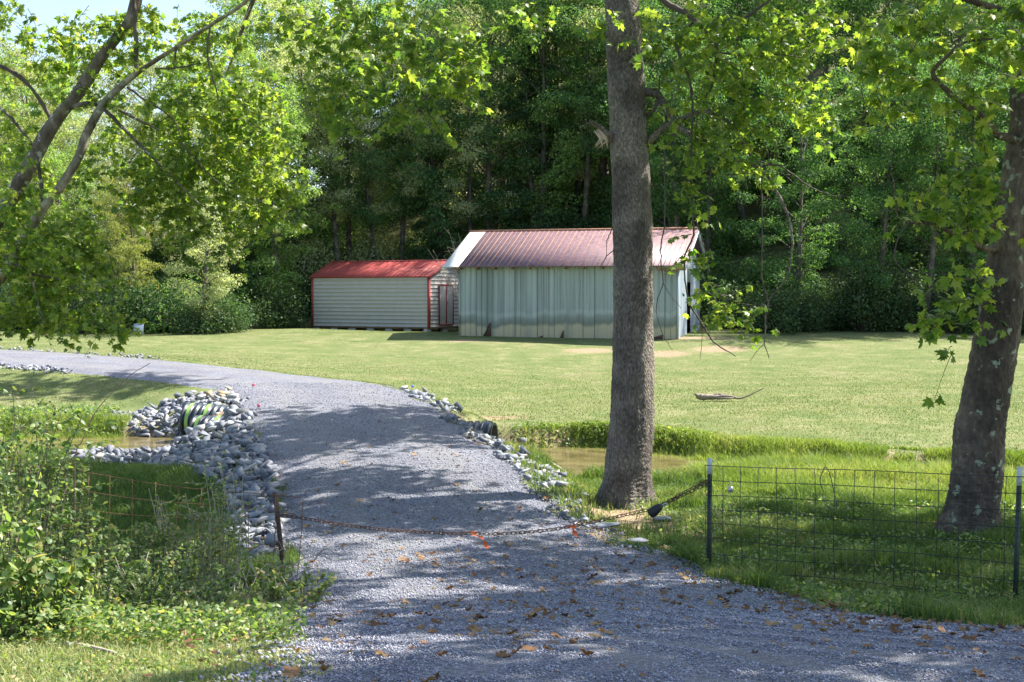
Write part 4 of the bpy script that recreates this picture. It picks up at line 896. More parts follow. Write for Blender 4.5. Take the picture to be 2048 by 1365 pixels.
# ------------------------------------------------------------------ forest
def forest_proto(kind, seed):
    """returns (wood mesh, leaf mesh); about 15 m tall at scale 1"""
    r_ = np.random.default_rng(seed); wood_ = MB(); h = 15.0
    bend = r_.normal(0, .5, 2); zs = np.linspace(0, h * .93, 12)
    tp = np.c_[bend[0] * np.sin(zs / h * 2.5), bend[1] * np.sin(zs / h * 2), zs - .3]
    wood_.tube(tp, np.linspace(.24, .03, 12), 8, True, .1)
    P = []; D = []
    lo = {'low': .05, 'mid': .14, 'high': .30, 'cedar': .05}[kind]
    nl = {'low': 34, 'mid': 30, 'high': 26, 'cedar': 60}[kind]
    for i in range(nl):
        t = lo + (1 - lo) * (i + r_.random()) / nl * .95; base = np.array([np.interp(t * h, zs, tp[:, 0]), np.interp(t * h, zs, tp[:, 1]), t * h - .3])
        a = i * 2.4 + r_.normal(0, .5)
        if kind == 'cedar': Ln = 2.6 * (1 - t) ** .8 + .3; rise = .15
        else: Ln = (3.6 * math.sin(math.pi * min(1, (1.05 - t) * .95 + .12)) ** .7 + .6) * r_.uniform(.7, 1.15); rise = .25 + .5 * t
        d = np.array([math.cos(a), math.sin(a), rise]); e = base + d * Ln; m_ = (base + e) / 2 + (0, 0, .15 * Ln)
        S_ = spline(np.array([base, m_, e]), 4); wood_.tube(S_, np.linspace(.055 * (1.1 - t) + .015, .012, len(S_)), 4, False, .1)
        k = 3 if kind == 'cedar' else 5
        for j in range(k):
            u = (j + 1) / k; c = base + (e - base) * (.25 + .75 * u) + (0, 0, .15 * Ln * (1 - u)) + r_.normal(0, .35, 3) * (1, 1, .7)
            if kind != 'cedar': wood_.tube([base + (e - base) * (.2 + .7 * u), c], [.014, .006], 3, False)
            q = 135 if kind != 'cedar' else 120
            sp_ = np.array([.62, .62, .30]) if kind != 'cedar' else np.array([.34, .34, .16])
            u_ = r_.normal(size=(q, 3)); u_[:, 2] += .35; u_ /= np.linalg.norm(u_, axis=1, keepdims=True); fz = r_.uniform(.55, 1.05, (q, 1)) * r_.uniform(.75, 1.3); P.append(c + u_ * fz * sp_ * 1.35); D.append(u_ + (0, 0, .25))
    P = np.concatenate(P); D = np.concatenate(D)
    return wood_, P, D
LM = [M['leaf_dark'], M['leaf_mid'], M['leaf_pale'], M['leaf_gold'], M['cedar']]
protos = []
for kind, seed, mi, sz in (('low', 1, 0, .17), ('mid', 2, 1, .17), ('high', 3, 0, .17), ('mid', 4, 2, .14), ('low', 5, 2, .14), ('high', 6, 1, .17), ('low', 7, 3, .15), ('cedar', 8, 4, .15), ('high', 9, 2, .14), ('low', 10, 1, .17)):
    wood_, P, D = forest_proto(kind, seed)
    V, T, rn = scatter(LEAF_R[0], LEAF_R[1], P, normal_rot(D, .5), sz * rng.uniform(.6, 1.2, len(P)))
    lm = fast_mesh('crown', V, T, [LM[mi]], {'rnd': rn})
    gs_ = []
    if wood_.T: gs_.append(np.concatenate(wood_.T))
    gs_.append(np.concatenate(wood_.Q)); wmesh = fast_mesh('trunk', np.concatenate(wood_.V), gs_, [M['bark_forest']], None, True)
    protos.append((lm, wmesh, kind, mi))
KINDN = {0: 'dark green leafy tree', 1: 'fresh green leafy tree', 2: 'pale grey green tree', 3: 'yellowing tree', 4: 'dark green cedar'}
def region_name(px, row):
    a = 'behind the left sycamore' if px < 330 else 'left of the red shed' if px < 600 else 'behind the red roofed shed' if px < 900 else 'behind the barn' if px < 1230 else 'behind the right end of the barn' if px < 1420 else 'on the slope right of the barn' if px < 1750 else 'behind the right sycamore'
    return a
def plant_tree(pi, x, y, s_, rz, row):
    z = gz(x, y); px, _ = proj(x, y, z); lm, wmesh, kind, mi = protos[pi]
    t = empty('forest_tree' if mi != 4 else 'cedar_tree', (x, y, z), rz); t.scale = (s_ * .95, s_ * .95, s_)
    t.rotation_euler = (random.gauss(0, .03), random.gauss(0, .03), rz)
    nm = KINDN[mi]; rg = region_name(float(px), row); rw_n = {0: 'front of the woods', 1: 'middle of the woods', 2: 'deep in the woods', 3: 'far up the slope'}[row]
    lb = f'{nm}, {rw_n}, {rg}'
    tag(t, lb, 'tree', lb.replace(' tree ', ' trees ').replace('cedar ', 'cedars ', 1))
    link('trunk', wmesh, t); link('crown', lm, t)
# front edge row, rows behind up the hill
def excluded(x, y):
    return (-12 < x < 8 and y < 71) or (-4.5 < x < 10.3 and y < 62.5)
n_t = 0
for row, (ya, yb, step, smin, smax) in enumerate(((58.3, 62.5, 2.4, .6, .95), (65, 71, 2.5, .8, 1.1), (73, 82, 3.0, .85, 1.2), (84, 98, 4.2, .9, 1.25))):
    half = .44 * yb + 3; xs = np.arange(-half, half, step)
    for x in xs:
        x = x + random.uniform(-1, 1); y = random.uniform(ya, yb)
        if row == 0 and x > 10: y -= 5.0
        if row == 0 and -21 < x < -11: y -= 3.4
        if excluded(x, y): y = max(y, (72 if x < 8 else 64) + random.random() * 2)
        px = 1024 + 2600 * x / y
        ch = [0, 1, 2, 3, 9, 5]
        if px < 450: ch = [6, 0, 1, 4, 9, 6] if row == 0 else [4, 6, 9, 3]
        elif px < 1200: ch = [8, 3, 4, 8, 3, 9, 1, 0] if row else [2, 1, 3, 7, 8, 5]
        elif px < 1500: ch = [1, 9, 0, 5, 3] if row > 1 else [0, 2, 0, 4]
        else: ch = [2, 0, 0, 2] if row <= 1 else [2, 0, 5, 8]  # dark-leaved kinds in front: the deep shade there is put into leaf colour
        s_ = random.uniform(smin, smax)
        if px < 480: s_ *= (.70 if row == 0 else .80)
        elif px < 620 and row > 0: s_ *= .9
        plant_tree(random.choice(ch), x, y, s_, random.uniform(0, 6.28), row); n_t += 1
# ---- undergrowth at the wood edge
def bush_proto(seed, mat, sz, flat=.8, n_=46, q=95):
    r_ = np.random.default_rng(seed); wd_ = MB(); P = []; D = []
    for i in range(n_):
        a = r_.uniform(0, 6.28); el = r_.uniform(.1, 1.4); Ln = r_.uniform(.6, 1.5); d = np.array([math.cos(a) * math.cos(el), math.sin(a) * math.cos(el), math.sin(el) * flat + .1])
        e = d * Ln * 1.25; wd_.tube([(0, 0, -.1), e * .5 + r_.normal(0, .08, 3), e], [.018, .012, .005], 3, False)
        u_ = r_.normal(size=(q, 3)); u_ /= np.linalg.norm(u_, axis=1, keepdims=True); v = u_ * .38; c = e * r_.choice([.5, .78, 1.0], (q, 1)); pp = c + v * r_.uniform(.7, 1.05, (q, 1)); pp[:, 2] = np.maximum(pp[:, 2], 0); P.append(pp); D.append(v / (np.linalg.norm(v, axis=1, keepdims=True) + 1e-6))
    P = np.concatenate(P); D = np.concatenate(D)
    V, T, rn = scatter(LEAF_R[0], LEAF_R[1], P, normal_rot(D + (0, 0, .2), .55), sz * rng.uniform(.6, 1.2, len(P)))
    return fast_mesh('foliage', V, T, [mat], {'rnd': rn}), fast_mesh('stems', np.concatenate(wd_.V), np.concatenate(wd_.Q), [M['twig']])
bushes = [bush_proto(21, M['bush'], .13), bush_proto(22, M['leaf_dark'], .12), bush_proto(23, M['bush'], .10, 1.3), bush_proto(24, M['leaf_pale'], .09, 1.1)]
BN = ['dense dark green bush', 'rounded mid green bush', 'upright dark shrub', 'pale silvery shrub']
def plant_bush(k, x, y, s_, label=None):
    z = gz(x, y); px, _ = proj(x, y, z); t = empty('bush', (x, y, z - .05), random.uniform(0, 6.28)); t.scale = (s_ * random.uniform(.9, 1.2), s_, s_ * random.uniform(.8, 1.2))
    rg = region_name(float(px), 0); lb = label or f'{BN[k]}, foot of the woods, {rg}'
    tag(t, lb, 'bush', None if label else lb.replace('bush', 'bushes').replace('shrub', 'shrubs'))
    link('stems', bushes[k][1], t); link('foliage', bushes[k][0], t)
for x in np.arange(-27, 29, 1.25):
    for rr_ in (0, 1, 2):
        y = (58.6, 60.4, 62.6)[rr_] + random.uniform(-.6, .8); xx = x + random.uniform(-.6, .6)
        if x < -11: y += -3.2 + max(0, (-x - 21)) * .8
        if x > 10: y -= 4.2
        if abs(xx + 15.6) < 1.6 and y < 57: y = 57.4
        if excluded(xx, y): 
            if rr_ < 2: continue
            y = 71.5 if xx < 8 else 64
        plant_bush(random.choice([0, 0, 1, 2, 2, 2, 3] if x < -20 else [0, 0, 1, 2, 2, 0] if x < 9 else [0, 0, 2]), xx, y, random.uniform(.75, 1.35))  # right of the barn only dark bushes, their colour standing in for deep shade
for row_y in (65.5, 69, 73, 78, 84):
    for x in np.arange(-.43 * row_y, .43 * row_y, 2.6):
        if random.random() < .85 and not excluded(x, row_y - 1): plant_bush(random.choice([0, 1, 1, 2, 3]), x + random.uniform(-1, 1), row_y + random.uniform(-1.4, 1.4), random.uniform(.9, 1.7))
# silvery bare shrub behind the barn
for px, py, Y, s_ in ((960, 430, 62.5, 1.5), (1050, 440, 62.5, 1.2)):
    x = at(px, py, Y)[0]; z = gz(x, Y); r_ = np.random.default_rng(px); mb = MB()
    for i in range(60):
        a = r_.uniform(0, 6.28); e = np.array([math.cos(a) * r_.uniform(.5, 1.7), math.sin(a) * .8, r_.uniform(1.6, 3.2)]) * s_; m_ = e * .5 + r_.normal(0, .2, 3); pts = spline(np.array([(0, 0, 0), m_, e]), 4); mb.tube(pts, [.022, .004], 3, False)
        for j in range(4): c = pts[random.randrange(4, 9)]; mb.tube([c, c + r_.normal(0, .3, 3)], [.006, .003], 3, False)
    o = mb.build('bare_shrub', M['twig_pale']); o.location = (x, Y, z); tag(o, 'pale leafless shrub showing above the %s of the barn roof' % ('left part' if px < 1000 else 'middle'), 'shrub')

# ------------------------------------------------------------------ grass
def blades(name, xy, hgt, wid, mat, label, lean=.35, seg=2, zoff=0, rnd=None):
    n_ = len(xy); z = H(xy[:, 0], xy[:, 1]) + zoff; h = hgt * rng.uniform(.5, 1.25, n_) if np.ndim(hgt) == 0 else hgt
    a = rng.uniform(0, 2 * np.pi, n_); wv_ = np.c_[np.cos(a), np.sin(a), np.zeros(n_)] * (wid * rng.uniform(.6, 1.3, n_))[:, None]
    b_ = rng.uniform(0, 2 * np.pi, n_); le = np.abs(rng.normal(0, lean, n_)) * h; ld = np.c_[np.cos(b_), np.sin(b_), np.zeros(n_)] * le[:, None]
    base = np.c_[xy, z - .01]; up = np.array([0, 0, 1.])
    if seg == 1:
        V = np.stack([base - wv_, base + wv_, base + ld + up * h[:, None]], 1).reshape(-1, 3); T = np.arange(n_ * 3).reshape(-1, 3); k = 3; gs_ = T
    else:
        m1 = base + ld * .3 + up * (h * .6)[:, None]; tp = base + ld * 1.2 + up * (h * .95)[:, None]
        V = np.stack([base - wv_, base + wv_, m1 + wv_ * .7, m1 - wv_ * .7, tp], 1).reshape(-1, 3); o_ = (np.arange(n_) * 5)[:, None]; gs_ = [np.array([[3, 2, 4]]) + o_, np.array([[0, 1, 2, 3]]) + o_]; k = 5
    rn = rng.random(n_) if rnd is None else rnd
    patch = vnoise(xy[:, 0] * 1.2, xy[:, 1] * 1.2, 12); rn = np.clip(rn * .75 + patch * .5 - .12, 0, 1)
    tag(link(name, fast_mesh(name, V, gs_, [mat], {'rnd': np.repeat(rn, k)})), label, None, None, 'stuff')
def area(lo, hi, n_, keep=None, margin=1.0, road=.12, water=True):
    """random points, inside the view with a margin, off the drive"""
    out = []
    tot = 0
    while tot < n_:
        q = rng.uniform(lo, hi, (min(200000, n_ * 2), 2)); q = q[np.abs(q[:, 0]) < .40 * q[:, 1] + margin]
        q = q[~in_poly(q[:, 0], q[:, 1], poly)]
        if keep is not None: q = q[keep(q[:, 0], q[:, 1])]
        out.append(q); tot += len(q)
    return np.concatenate(out)[:n_]
def sd(x, y):
    d = np.sqrt((x[:, None] - STREAM[None, :, 0]) ** 2 + (y[:, None] - STREAM[None, :, 1]) ** 2); k = d.argmin(1); return d.min(1) - STREAM[k, 2], y > STREAM[k, 1]
def off_rocks(x, y):
    R1 = np.array([(-6,27.3),(-6,29),(-6.7,31),(-8.0,31.2),(-9.0,30.2),(-9.3,29),(-8.7,27.9),(-7,27.3)]); R2 = np.array([(-8.2,24.7),(-7.4,25.4),(-6.6,25.6),(-5.0,25.6),(-2.3,13.4),(-2.9,13.8),(-4.0,18.2),(-5.0,20.3),(-6.2,22.0),(-8.0,23.3)])
    return ~in_poly(x, y, R1) & ~in_poly(x, y, R2)
barnP = np.array([pA[:2], pB[:2], pB[:2] + np.array([math.sin(.262), math.cos(.262)]) * 7, pA[:2] + np.array([math.sin(.262), math.cos(.262)]) * 7])
shedP = np.array([(pS[0], pS[1]), (pS[0] - 6, pS[1] + 3.2), (pS[0] - 4.5, pS[1] + 6.2), (pS[0] + 1.6, pS[1] + 3)])
def dirtkeep(x, y):
    k = np.ones(x.shape, bool)
    for q in [(1180,700,47.5),(1330,705,46.5),(1440,700,47.5),(930,684,50.5),(1390,680,50.5)]:
        p = at(*q); k &= rng.random(x.shape) > .85 * np.exp(-((x - p[0]) / 1.2) ** 2 - ((y - p[1]) / .9) ** 2)
    return k
q = area((-26, 21), (26, 60), 330000, lambda x, y: off_rocks(x, y) & sd(x, y)[1] & (sd(x, y)[0] > .5) & ~in_poly(x, y, barnP) & ~in_poly(x, y, shedP) & dirtkeep(x, y) & (rng.random(x.shape) < np.clip(38 / y, 0, 1) ** .5))
blades('lawn_grass', q, (.036 - .016 * sstep(30, 50, q[:, 1])) * rng.uniform(.6, 1.3, len(q)), .012, M['grass_lawn'], 'mown lawn grass between the stream and the woods', .6, 1)
def tallk(x, y): s_, f_ = sd(x, y); return np.where(f_, (s_ > -.25) & (s_ < 1.0) & (rng.random(x.shape) < .9), (s_ > -.2) & (s_ < 3.0)) & ((x > 3.0) | (f_ & (x > .2) & ((x > 1.2) | (rng.random(x.shape) < .35))) )
q = area((.2, 17.5), (12, 27.5), 110000, tallk); s_, f_ = sd(q[:, 0], q[:, 1]); nz = vnoise(q[:, 0] * .9, q[:, 1] * .9, 51) * .6 + vnoise(q[:, 0] * 3, q[:, 1] * 3, 52) * .4
hh = np.where(f_, .17 - .08 * np.clip(s_ / 1.0, 0, 1), .33 - .20 * np.clip(s_ / 3.0, 0, 1)) * (.45 + 1.1 * nz) * rng.uniform(.6, 1.3, len(q)); q = q[(~f_) | (nz > .28)]; hh = hh[(~f_) | (nz > .28)]
blades('tall_grass', q, hh, .0065, M['grass_tall'], 'tall bright green grass filling the stream bed right of the middle trunk', .5)
q = area((-14, 27), (-6.8, 29.5), 7000, lambda x, y: (sd(x, y)[0] > -.2) & (sd(x, y)[0] < .9) & (x < -8.3)); blades('tall_grass', q, .28, .007, M['grass_tall'], 'rank grass at the water edge left of the culvert', .6)
def nearr(x, y): s_, f_ = sd(x, y); return (~f_) & (s_ > np.where(x < 3.2, 1.05, .75)) & (x > -.2)
def thin(x, y):
    k = np.ones(x.shape, bool)
    for px, py, Y, r_ in ((1210,1030,17.2,1.2),(1290,1040,16.4,1.1),(1160,1075,15.3,.8),(1850,1240,10.2,.9),(1100,985,19.5,.8)):
        p = at(px, py, Y); k &= rng.random(x.shape) > .9 * np.exp(-((x - p[0]) ** 2 + (y - p[1]) ** 2) / r_ ** 2)
    return k
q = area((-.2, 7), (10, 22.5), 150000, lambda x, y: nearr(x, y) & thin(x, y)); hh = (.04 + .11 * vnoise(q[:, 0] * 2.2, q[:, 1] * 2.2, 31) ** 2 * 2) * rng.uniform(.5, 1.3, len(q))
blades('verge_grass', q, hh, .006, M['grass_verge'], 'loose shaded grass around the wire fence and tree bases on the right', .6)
q = area((-13, 12), (-1.5, 26), 80000, lambda x, y: (~sd(x, y)[1]) & (sd(x, y)[0] > .4) & off_rocks(x, y)); hh = (.08 + .10 * vnoise(q[:, 0] * 1.2, q[:, 1] * 1.2, 33)) * rng.uniform(.5, 1.3, len(q))
blades('meadow_grass', q, hh, .006, M['grass_verge'], 'green grass behind the rusty fence on the left', .6)
q = area((-6, 5), (-.9, 13.5), 90000, off_rocks, .6); blades('roadside_grass', q, .05, .0036, M['grass_dry'], 'short sunlit grass in the bottom left corner', .6)

# ------------------------------------------------------------------ fences, chain, small things
M['post_dark'] = simple('dark_green_steel_post', (.03, .045, .035), .5, .2, .3, 20)
M['post_tip'] = simple('white_painted_tip', (.5, .52, .52), .6, 0, .2, 30)
M['wire'] = simple('grey_fence_wire', (.045, .05, .052), .5, .5, .3, 40)
M['wire_rust'] = simple('rusty_fence_wire', (.17, .085, .05), .8, .1, .4, 30)
M['chain'] = simple('rusty_chain_steel', (.11, .055, .035), .7, .3, .45, 60)
def t_post(parent, top, base, mat, tip=None, studs=True, name='steel_post'):
    top = np.array(top); base = np.array(base); d = (top - base); Lp = np.linalg.norm(d); d /= Lp
    mb = MB(); X = np.array([1, 0, 0.]); Y_ = np.array([0, 1, 0.])
    def bx(c0, c1, w0, w1, y0, y1):
        V = [c0 + X * a + Y_ * b_ for a, b_ in ((w0, y0), (w1, y0), (w1, y1), (w0, y1))] + [c1 + X * a + Y_ * b_ for a, b_ in ((w0, y0), (w1, y0), (w1, y1), (w0, y1))]
        mb.add(V, Q=[(0,3,2,1),(4,5,6,7),(0,1,5,4),(1,2,6,5),(2,3,7,6),(3,0,4,7)])
    b0 = base - d * .3; t1_ = top - d * .16 if tip else top
    bx(b0, t1_, -.023, .023, 0, .005); bx(b0, t1_, -.004, .004, .005, .035)
    if studs:
        for s_ in np.arange(.1, Lp - .18, .055): c = base + d * s_; bx(c, c + d * .012, -.006, .006, -.008, 0)
    o = mb.build(name, mat, parent)
    if tip:
        mb = MB(); bx = bx
        V0 = t1_; 
        for w0, w1, y0, y1 in ((-.0237, .0237, -.001, .006), (-.005, .005, .006, .036)):
            V = [V0 + X * a + Y_ * b_ for a, b_ in ((w0, y0), (w1, y0), (w1, y1), (w0, y1))] + [top + X * a + Y_ * b_ for a, b_ in ((w0, y0), (w1, y0), (w1, y1), (w0, y1))]
            mb.add(V, Q=[(0,3,2,1),(4,5,6,7),(0,1,5,4),(1,2,6,5),(2,3,7,6),(3,0,4,7)])
        mb.build('post_tip', tip, o)
    return o
fr = empty('wire_fence', (0, 0, 0)); tag(fr, 'grey welded wire fence panel between two dark steel posts on the right', 'fence')
a0, a1 = at(1418, 1155, 13), at(1420, 917, 13); b0, b1 = at(2030, 1212, 11.1), at(2040, 935, 11.1)
t_post(fr, a1, a0, M['post_dark'], M['post_tip']); t_post(fr, b1, b0, M['post_dark'], M['post_tip'])
TL, TR, BL, BR_ = at(1410, 931, 12.97), at(2060, 954, 11.02), at(1414, 1136, 12.97), at(2052, 1196, 11.02)
mb = MB(); rows, cols = 8, 16
for j in range(rows):
    t = j / (rows - 1); A, B = TL * (1 - t) + BL * t, TR * (1 - t) + BR_ * t
    S_ = np.array([A + (B - A) * u + (0, 0, -.012 * math.sin(u * 9 + j) * (1 if j > 3 else .4)) for u in np.linspace(0, 1, 18)]); mb.tube(S_, .0036, 4)
for i in range(cols + 1):
    u = i / cols; A, B = TL * (1 - u) + TR * u, BL * (1 - u) + BR_ * u; S_ = np.array([A + (B - A) * t + (.006 * math.sin(t * 7 + i), .003, 0) for t in np.linspace(0, 1, 8)]); mb.tube(S_, .0034, 4)
mb.build('wire_mesh', M['wire'], fr)
mb = MB(); pts = [at(*p) for p in ((1647,985,12.1),(1640,960,12.1),(1648,938,12.1),(1652,935,12.1),(1660,950,12.1),(1668,985,12.1),(1674,1010,12.1),(1668,1020,12.1),(1650,1008,12.1),(1643,1000,12.1))]
mb.tube(spline(np.array(pts), 5), .004, 4); tag(mb.build('wire_loop', M['wire']), 'loose dark wire loop hanging on the right fence panel', 'wire')
# padlock on the panel
pk = at(1461, 977, 12.82); pd = empty('padlock', tuple(pk)); tag(pd, 'silver padlock hanging from the wire fence beside the post', 'padlock')
M['steel'] = simple('brushed_steel', (.5, .5, .48), .35, .7, .1, 50); M['black'] = simple('black_rubber', (.012, .012, .013), .6)
mb = MB(); mb.prism([(-.022,-.04),(.022,-.04),(.024,-.03),(.024,.01),(.018,.018),(-.018,.018),(-.024,.01),(-.024,-.03)], -.012, .012); mb.build('lock_body', M['steel'], pd)
mb = MB(); mb.tube(spline(np.array([(-.014,0,.016),(-.014,0,.045),(0,0,.062),(.014,0,.045),(.014,0,.016)]), 4), .004, 6); mb.build('shackle', M['steel'], pd)
# chain across the drive
def chain(name, pts, label, link_len=.062, group=None):
    P = spline(np.array([at(*p) for p in pts]), 20); seg = np.r_[0, np.cumsum(np.linalg.norm(np.diff(P, axis=0), axis=1))]
    mb = MB(); n_ = int(seg[-1] / (link_len * .72)); st = np.array([(0.5, .0), (.5, .0)])
    ring = []
    for k in range(12):
        a = k / 12 * 2 * np.pi; ring.append((math.cos(a) * .016 + (.015 if math.cos(a) > 0 else -.015), math.sin(a) * .016, 0))
    ring = np.array(ring + ring[:1])
    for i in range(n_):
        s_ = (i + .5) / n_ * seg[-1]; c = np.array([np.interp(s_, seg, P[:, k]) for k in range(3)]); c2 = np.array([np.interp(s_ + .01, seg, P[:, k]) for k in range(3)]); d = c2 - c; d /= np.linalg.norm(d) + 1e-9
        side = np.cross(d, (0, 0, 1)); side /= np.linalg.norm(side); up = np.cross(side, d); rr_ = (45 + 90 * (i % 2) + random.uniform(-12, 12)) * math.pi / 180; b_ = side * math.cos(rr_) + up * math.sin(rr_)
        V = c + np.outer(ring[:, 0], d) + np.outer(ring[:, 1], b_); mb.tube(V, .0042, 5, False)
    o = mb.build(name, M['chain'], None, True); tag(o, label, 'chain', group); return o
chain('rusty_chain', [(556,1030,12.42),(600,1036,12.42),(700,1052,12.5),(800,1062,12.6),(900,1067,12.65),(1000,1068,12.72),(1100,1060,12.8),(1180,1046,12.85),(1260,1028,12.9),(1310,1016,12.92),(1360,990,12.95),(1414,961,12.98)], 'long rusty chain sagging across the gravel drive between two posts')
chain('rusty_chain', [(1306,1020,12.94),(1340,1003,12.95),(1380,984,12.97),(1420,966,13.03)], 'short doubled run of chain from the black padlock to the right post')
pk = at(1313, 1019, 12.86); pb = empty('padlock', tuple(pk)); tag(pb, 'black covered padlock joining the chain right of the middle trunk', 'padlock')
mb = MB(); d = np.array([-.06, 0, -.045]); mb.tube(spline(np.array([-d * .9, -d * .6, d * .2, d, d * 1.25]), 4), [.012, .03, .045, .052, .045, .02], 10); mb.build('rubber_cover', M['black'], pb, True)
mb = MB(); mb.tube(spline(np.array([(.05,0,.03),(.085,0,.06),(.105,0,.05),(.075,0,.02)]), 4), .006, 6); mb.build('shackle', M['steel'], pb)
M['orange'] = simple('orange_flagging', (.95, .17, .03), .5, 0, .1, 10); M['pink'] = simple('pink_flagging', (.85, .12, .22), .5); M['blue'] = simple('blue_flagging', (.05, .25, .75), .5)
def ribbon(pts, w_, label, mat=M['orange'], name='flagging_ribbon'):
    P = spline(np.array([at(*p) for p in pts]), 6); n_ = len(P); V = []
    for i in range(n_): a = i * .35; o_ = np.array([math.cos(a) * w_, math.sin(a) * w_, 0]); V += [P[i] - o_, P[i] + o_]
    V = np.array(V); V2 = V + (0, .0015, .0); n2 = len(V)
    Qs = [(2*i, 2*i+1, 2*i+3, 2*i+2) for i in range(n_-1)] + [(n2+2*i+2, n2+2*i+3, n2+2*i+1, n2+2*i) for i in range(n_-1)]
    tag(link(name, fast_mesh(name, np.vstack([V, V2]), np.array(Qs), [mat])), label, 'ribbon')
ribbon([(955,1066,12.66),(946,1064,12.62),(950,1071,12.6),(960,1073,12.6),(968,1082,12.6),(975,1097,12.6)], .024, 'orange flagging ribbon tied at the lowest middle of the chain')
ribbon([(1136,1056,12.8),(1144,1050,12.75),(1147,1058,12.75),(1150,1066,12.75),(1154,1077,12.75)], .026, 'orange flagging ribbon tied to the chain near the right gravel edge')
def flag(px, py, Y, mat, label):
    x, y, _ = at(px, py, Y); z = gz(x, y); t = empty('marker_flag', (x, y, z)); tag(t, label, 'marker flag')
    mb = MB(); mb.tube([(0,0,-.05),(0,0,.15)], .002, 4); mb.build('wire_stake', M['wire'], t)
    mb = MB(); mb.box((0,-.002,.09),(.055,.002,.15)); mb.build('flag', mat, t)
flag(823, 790, 30.6, M['blue'], 'small blue marker flag on the lawn at the bend of the drive')
flag(515, 832, 25.6, M['pink'], 'small pink marker flag at the left gravel edge'); flag(505, 780, 30, M['pink'], 'faint pink marker flag on the sunlit far gravel')

# left rusty fence
fl = empty('rusty_wire_fence', (0, 0, 0)); tag(fl, 'old rusty wire fence overgrown with weeds left of the drive', 'fence')
t_post(fl, at(550, 985, 12.4), at(577, 1236, 12.4), M['rust_dark'])
p0, p1 = at(74, 925, 14.2), at(62, 1180, 14.2); mb = MB(); mb.tube(spline(np.array([p0, (p0 + p1) / 2 + (.03, 0, 0), p1 - (0, 0, .3)]), 4), [.035, .045, .05], 7, True, .15); mb.build('wooden_post', M['dead_wood'], fl)
TLl, TRl, BLl, BRl = at(20, 930, 14.5), at(604, 1000, 12.2), at(10, 1180, 14.5), at(592, 1222, 12.2)
mb = MB(); rows, cols = 8, 13
for j in range(rows):
    t = j / (rows - 1); A, B = TLl * (1 - t) + BLl * t, TRl * (1 - t) + BRl * t
    if j > 0: B = A + (B - A) * .985
    mb.tube(np.array([A + (B - A) * u + (0, .02 * math.sin(u * 6), .02 * math.sin(u * 8 + j * .8)) for u in np.linspace(0, 1, 20)]), .0034, 4)
for i in range(cols + 1):
    u = i / cols; A, B = TLl * (1 - u) + TRl * u, BLl * (1 - u) + BRl * u; mb.tube(np.array([A + (B - A) * t + (.012 * math.sin(t * 5 + i), .01, 0) for t in np.linspace(0, 1, 8)]), .0034, 4)
mb.build('wire_mesh', M['wire_rust'], fl)
# yard sign
x, y, _ = at(277, 672, 54.0); z = gz(x, y); ys = empty('yard_sign', (x, y, z + .06), R(-8)); tag(ys, 'small white yard sign with a black mark at the foot of the woods', 'sign')
mb = MB(); mb.prism([(-.23,.02),(.22,.0),(.23,.46),(-.20,.42)], -.006, .006); mb.build('panel', simple('white_plastic_sheet', (.62, .66, .75), .5, 0, .05, 5), ys)
mb = MB(); mb.prism([(-.2,.36),(.2,.39),(.2,.43),(-.195,.395)], -.010, -.007); mb.build('heading_band', simple('faded_blue_print', (.22, .27, .38), .6), ys)
mb = MB()
for cx, cz, a_, b_ in ((-.05,.17,.03,.04),(-.01,.20,.012,.03),(.03,.22,.012,.03),(-.06,.25,.01,.02),(.05,.25,.01,.02)): mb.prism([(cx + a_ * math.cos(k * .785), cz + b_ * math.sin(k * .785)) for k in range(8)], -.010, -.007)
mb.build('black_mark', M['black'], ys)
mb = MB(); mb.tube([(-.15,.01,-.1),(-.15,.01,.3)], .004, 4); mb.tube([(.15,.01,-.1),(.15,.01,.3)], .004, 4); mb.build('wire_stake', M['wire'], ys)

# driftwood on the lawn
x, y, _ = at(1440, 806, 31.5); z = gz(x, y); lg = empty('driftwood_branch', (x, y, z + .05)); tag(lg, 'bleached broken branch lying on the lawn with one long arm raised', 'branch')
sc_ = 31.5 / 2600 * 1.15
def lp(px, py, dy=0): return ((px - 1440) * sc_, dy, max(.02, (806 - py) * sc_))
mb = MB(); mb.tube(spline(np.array([lp(1397,797),lp(1404,801,.05),(-.3,.05,.05),(0,0,.06),(.25,-.03,.07),(.40,-.02,.04)]), 5), [.03,.07,.075,.06,.05,.04,.02], 7, True, .25); mb.build('main_stem', M['dead_wood'], lg)
mb = MB(); mb.tube(spline(np.array([lp(1462,803),lp(1475,804),lp(1488,800),lp(1503,793),lp(1518,785)]), 5), [.035,.025,.018,.010], 6, True, .15); mb.tube([(-.3,.1,.05),(0,.2,.11),(.25,.1,.06)], [.03,.04,.02], 6, True, .2); mb.tube([(-.1,-.12,.03),(.3,-.18,.04)], [.035,.02], 6, True, .2); mb.build('side_limb', M['dead_wood'], lg)
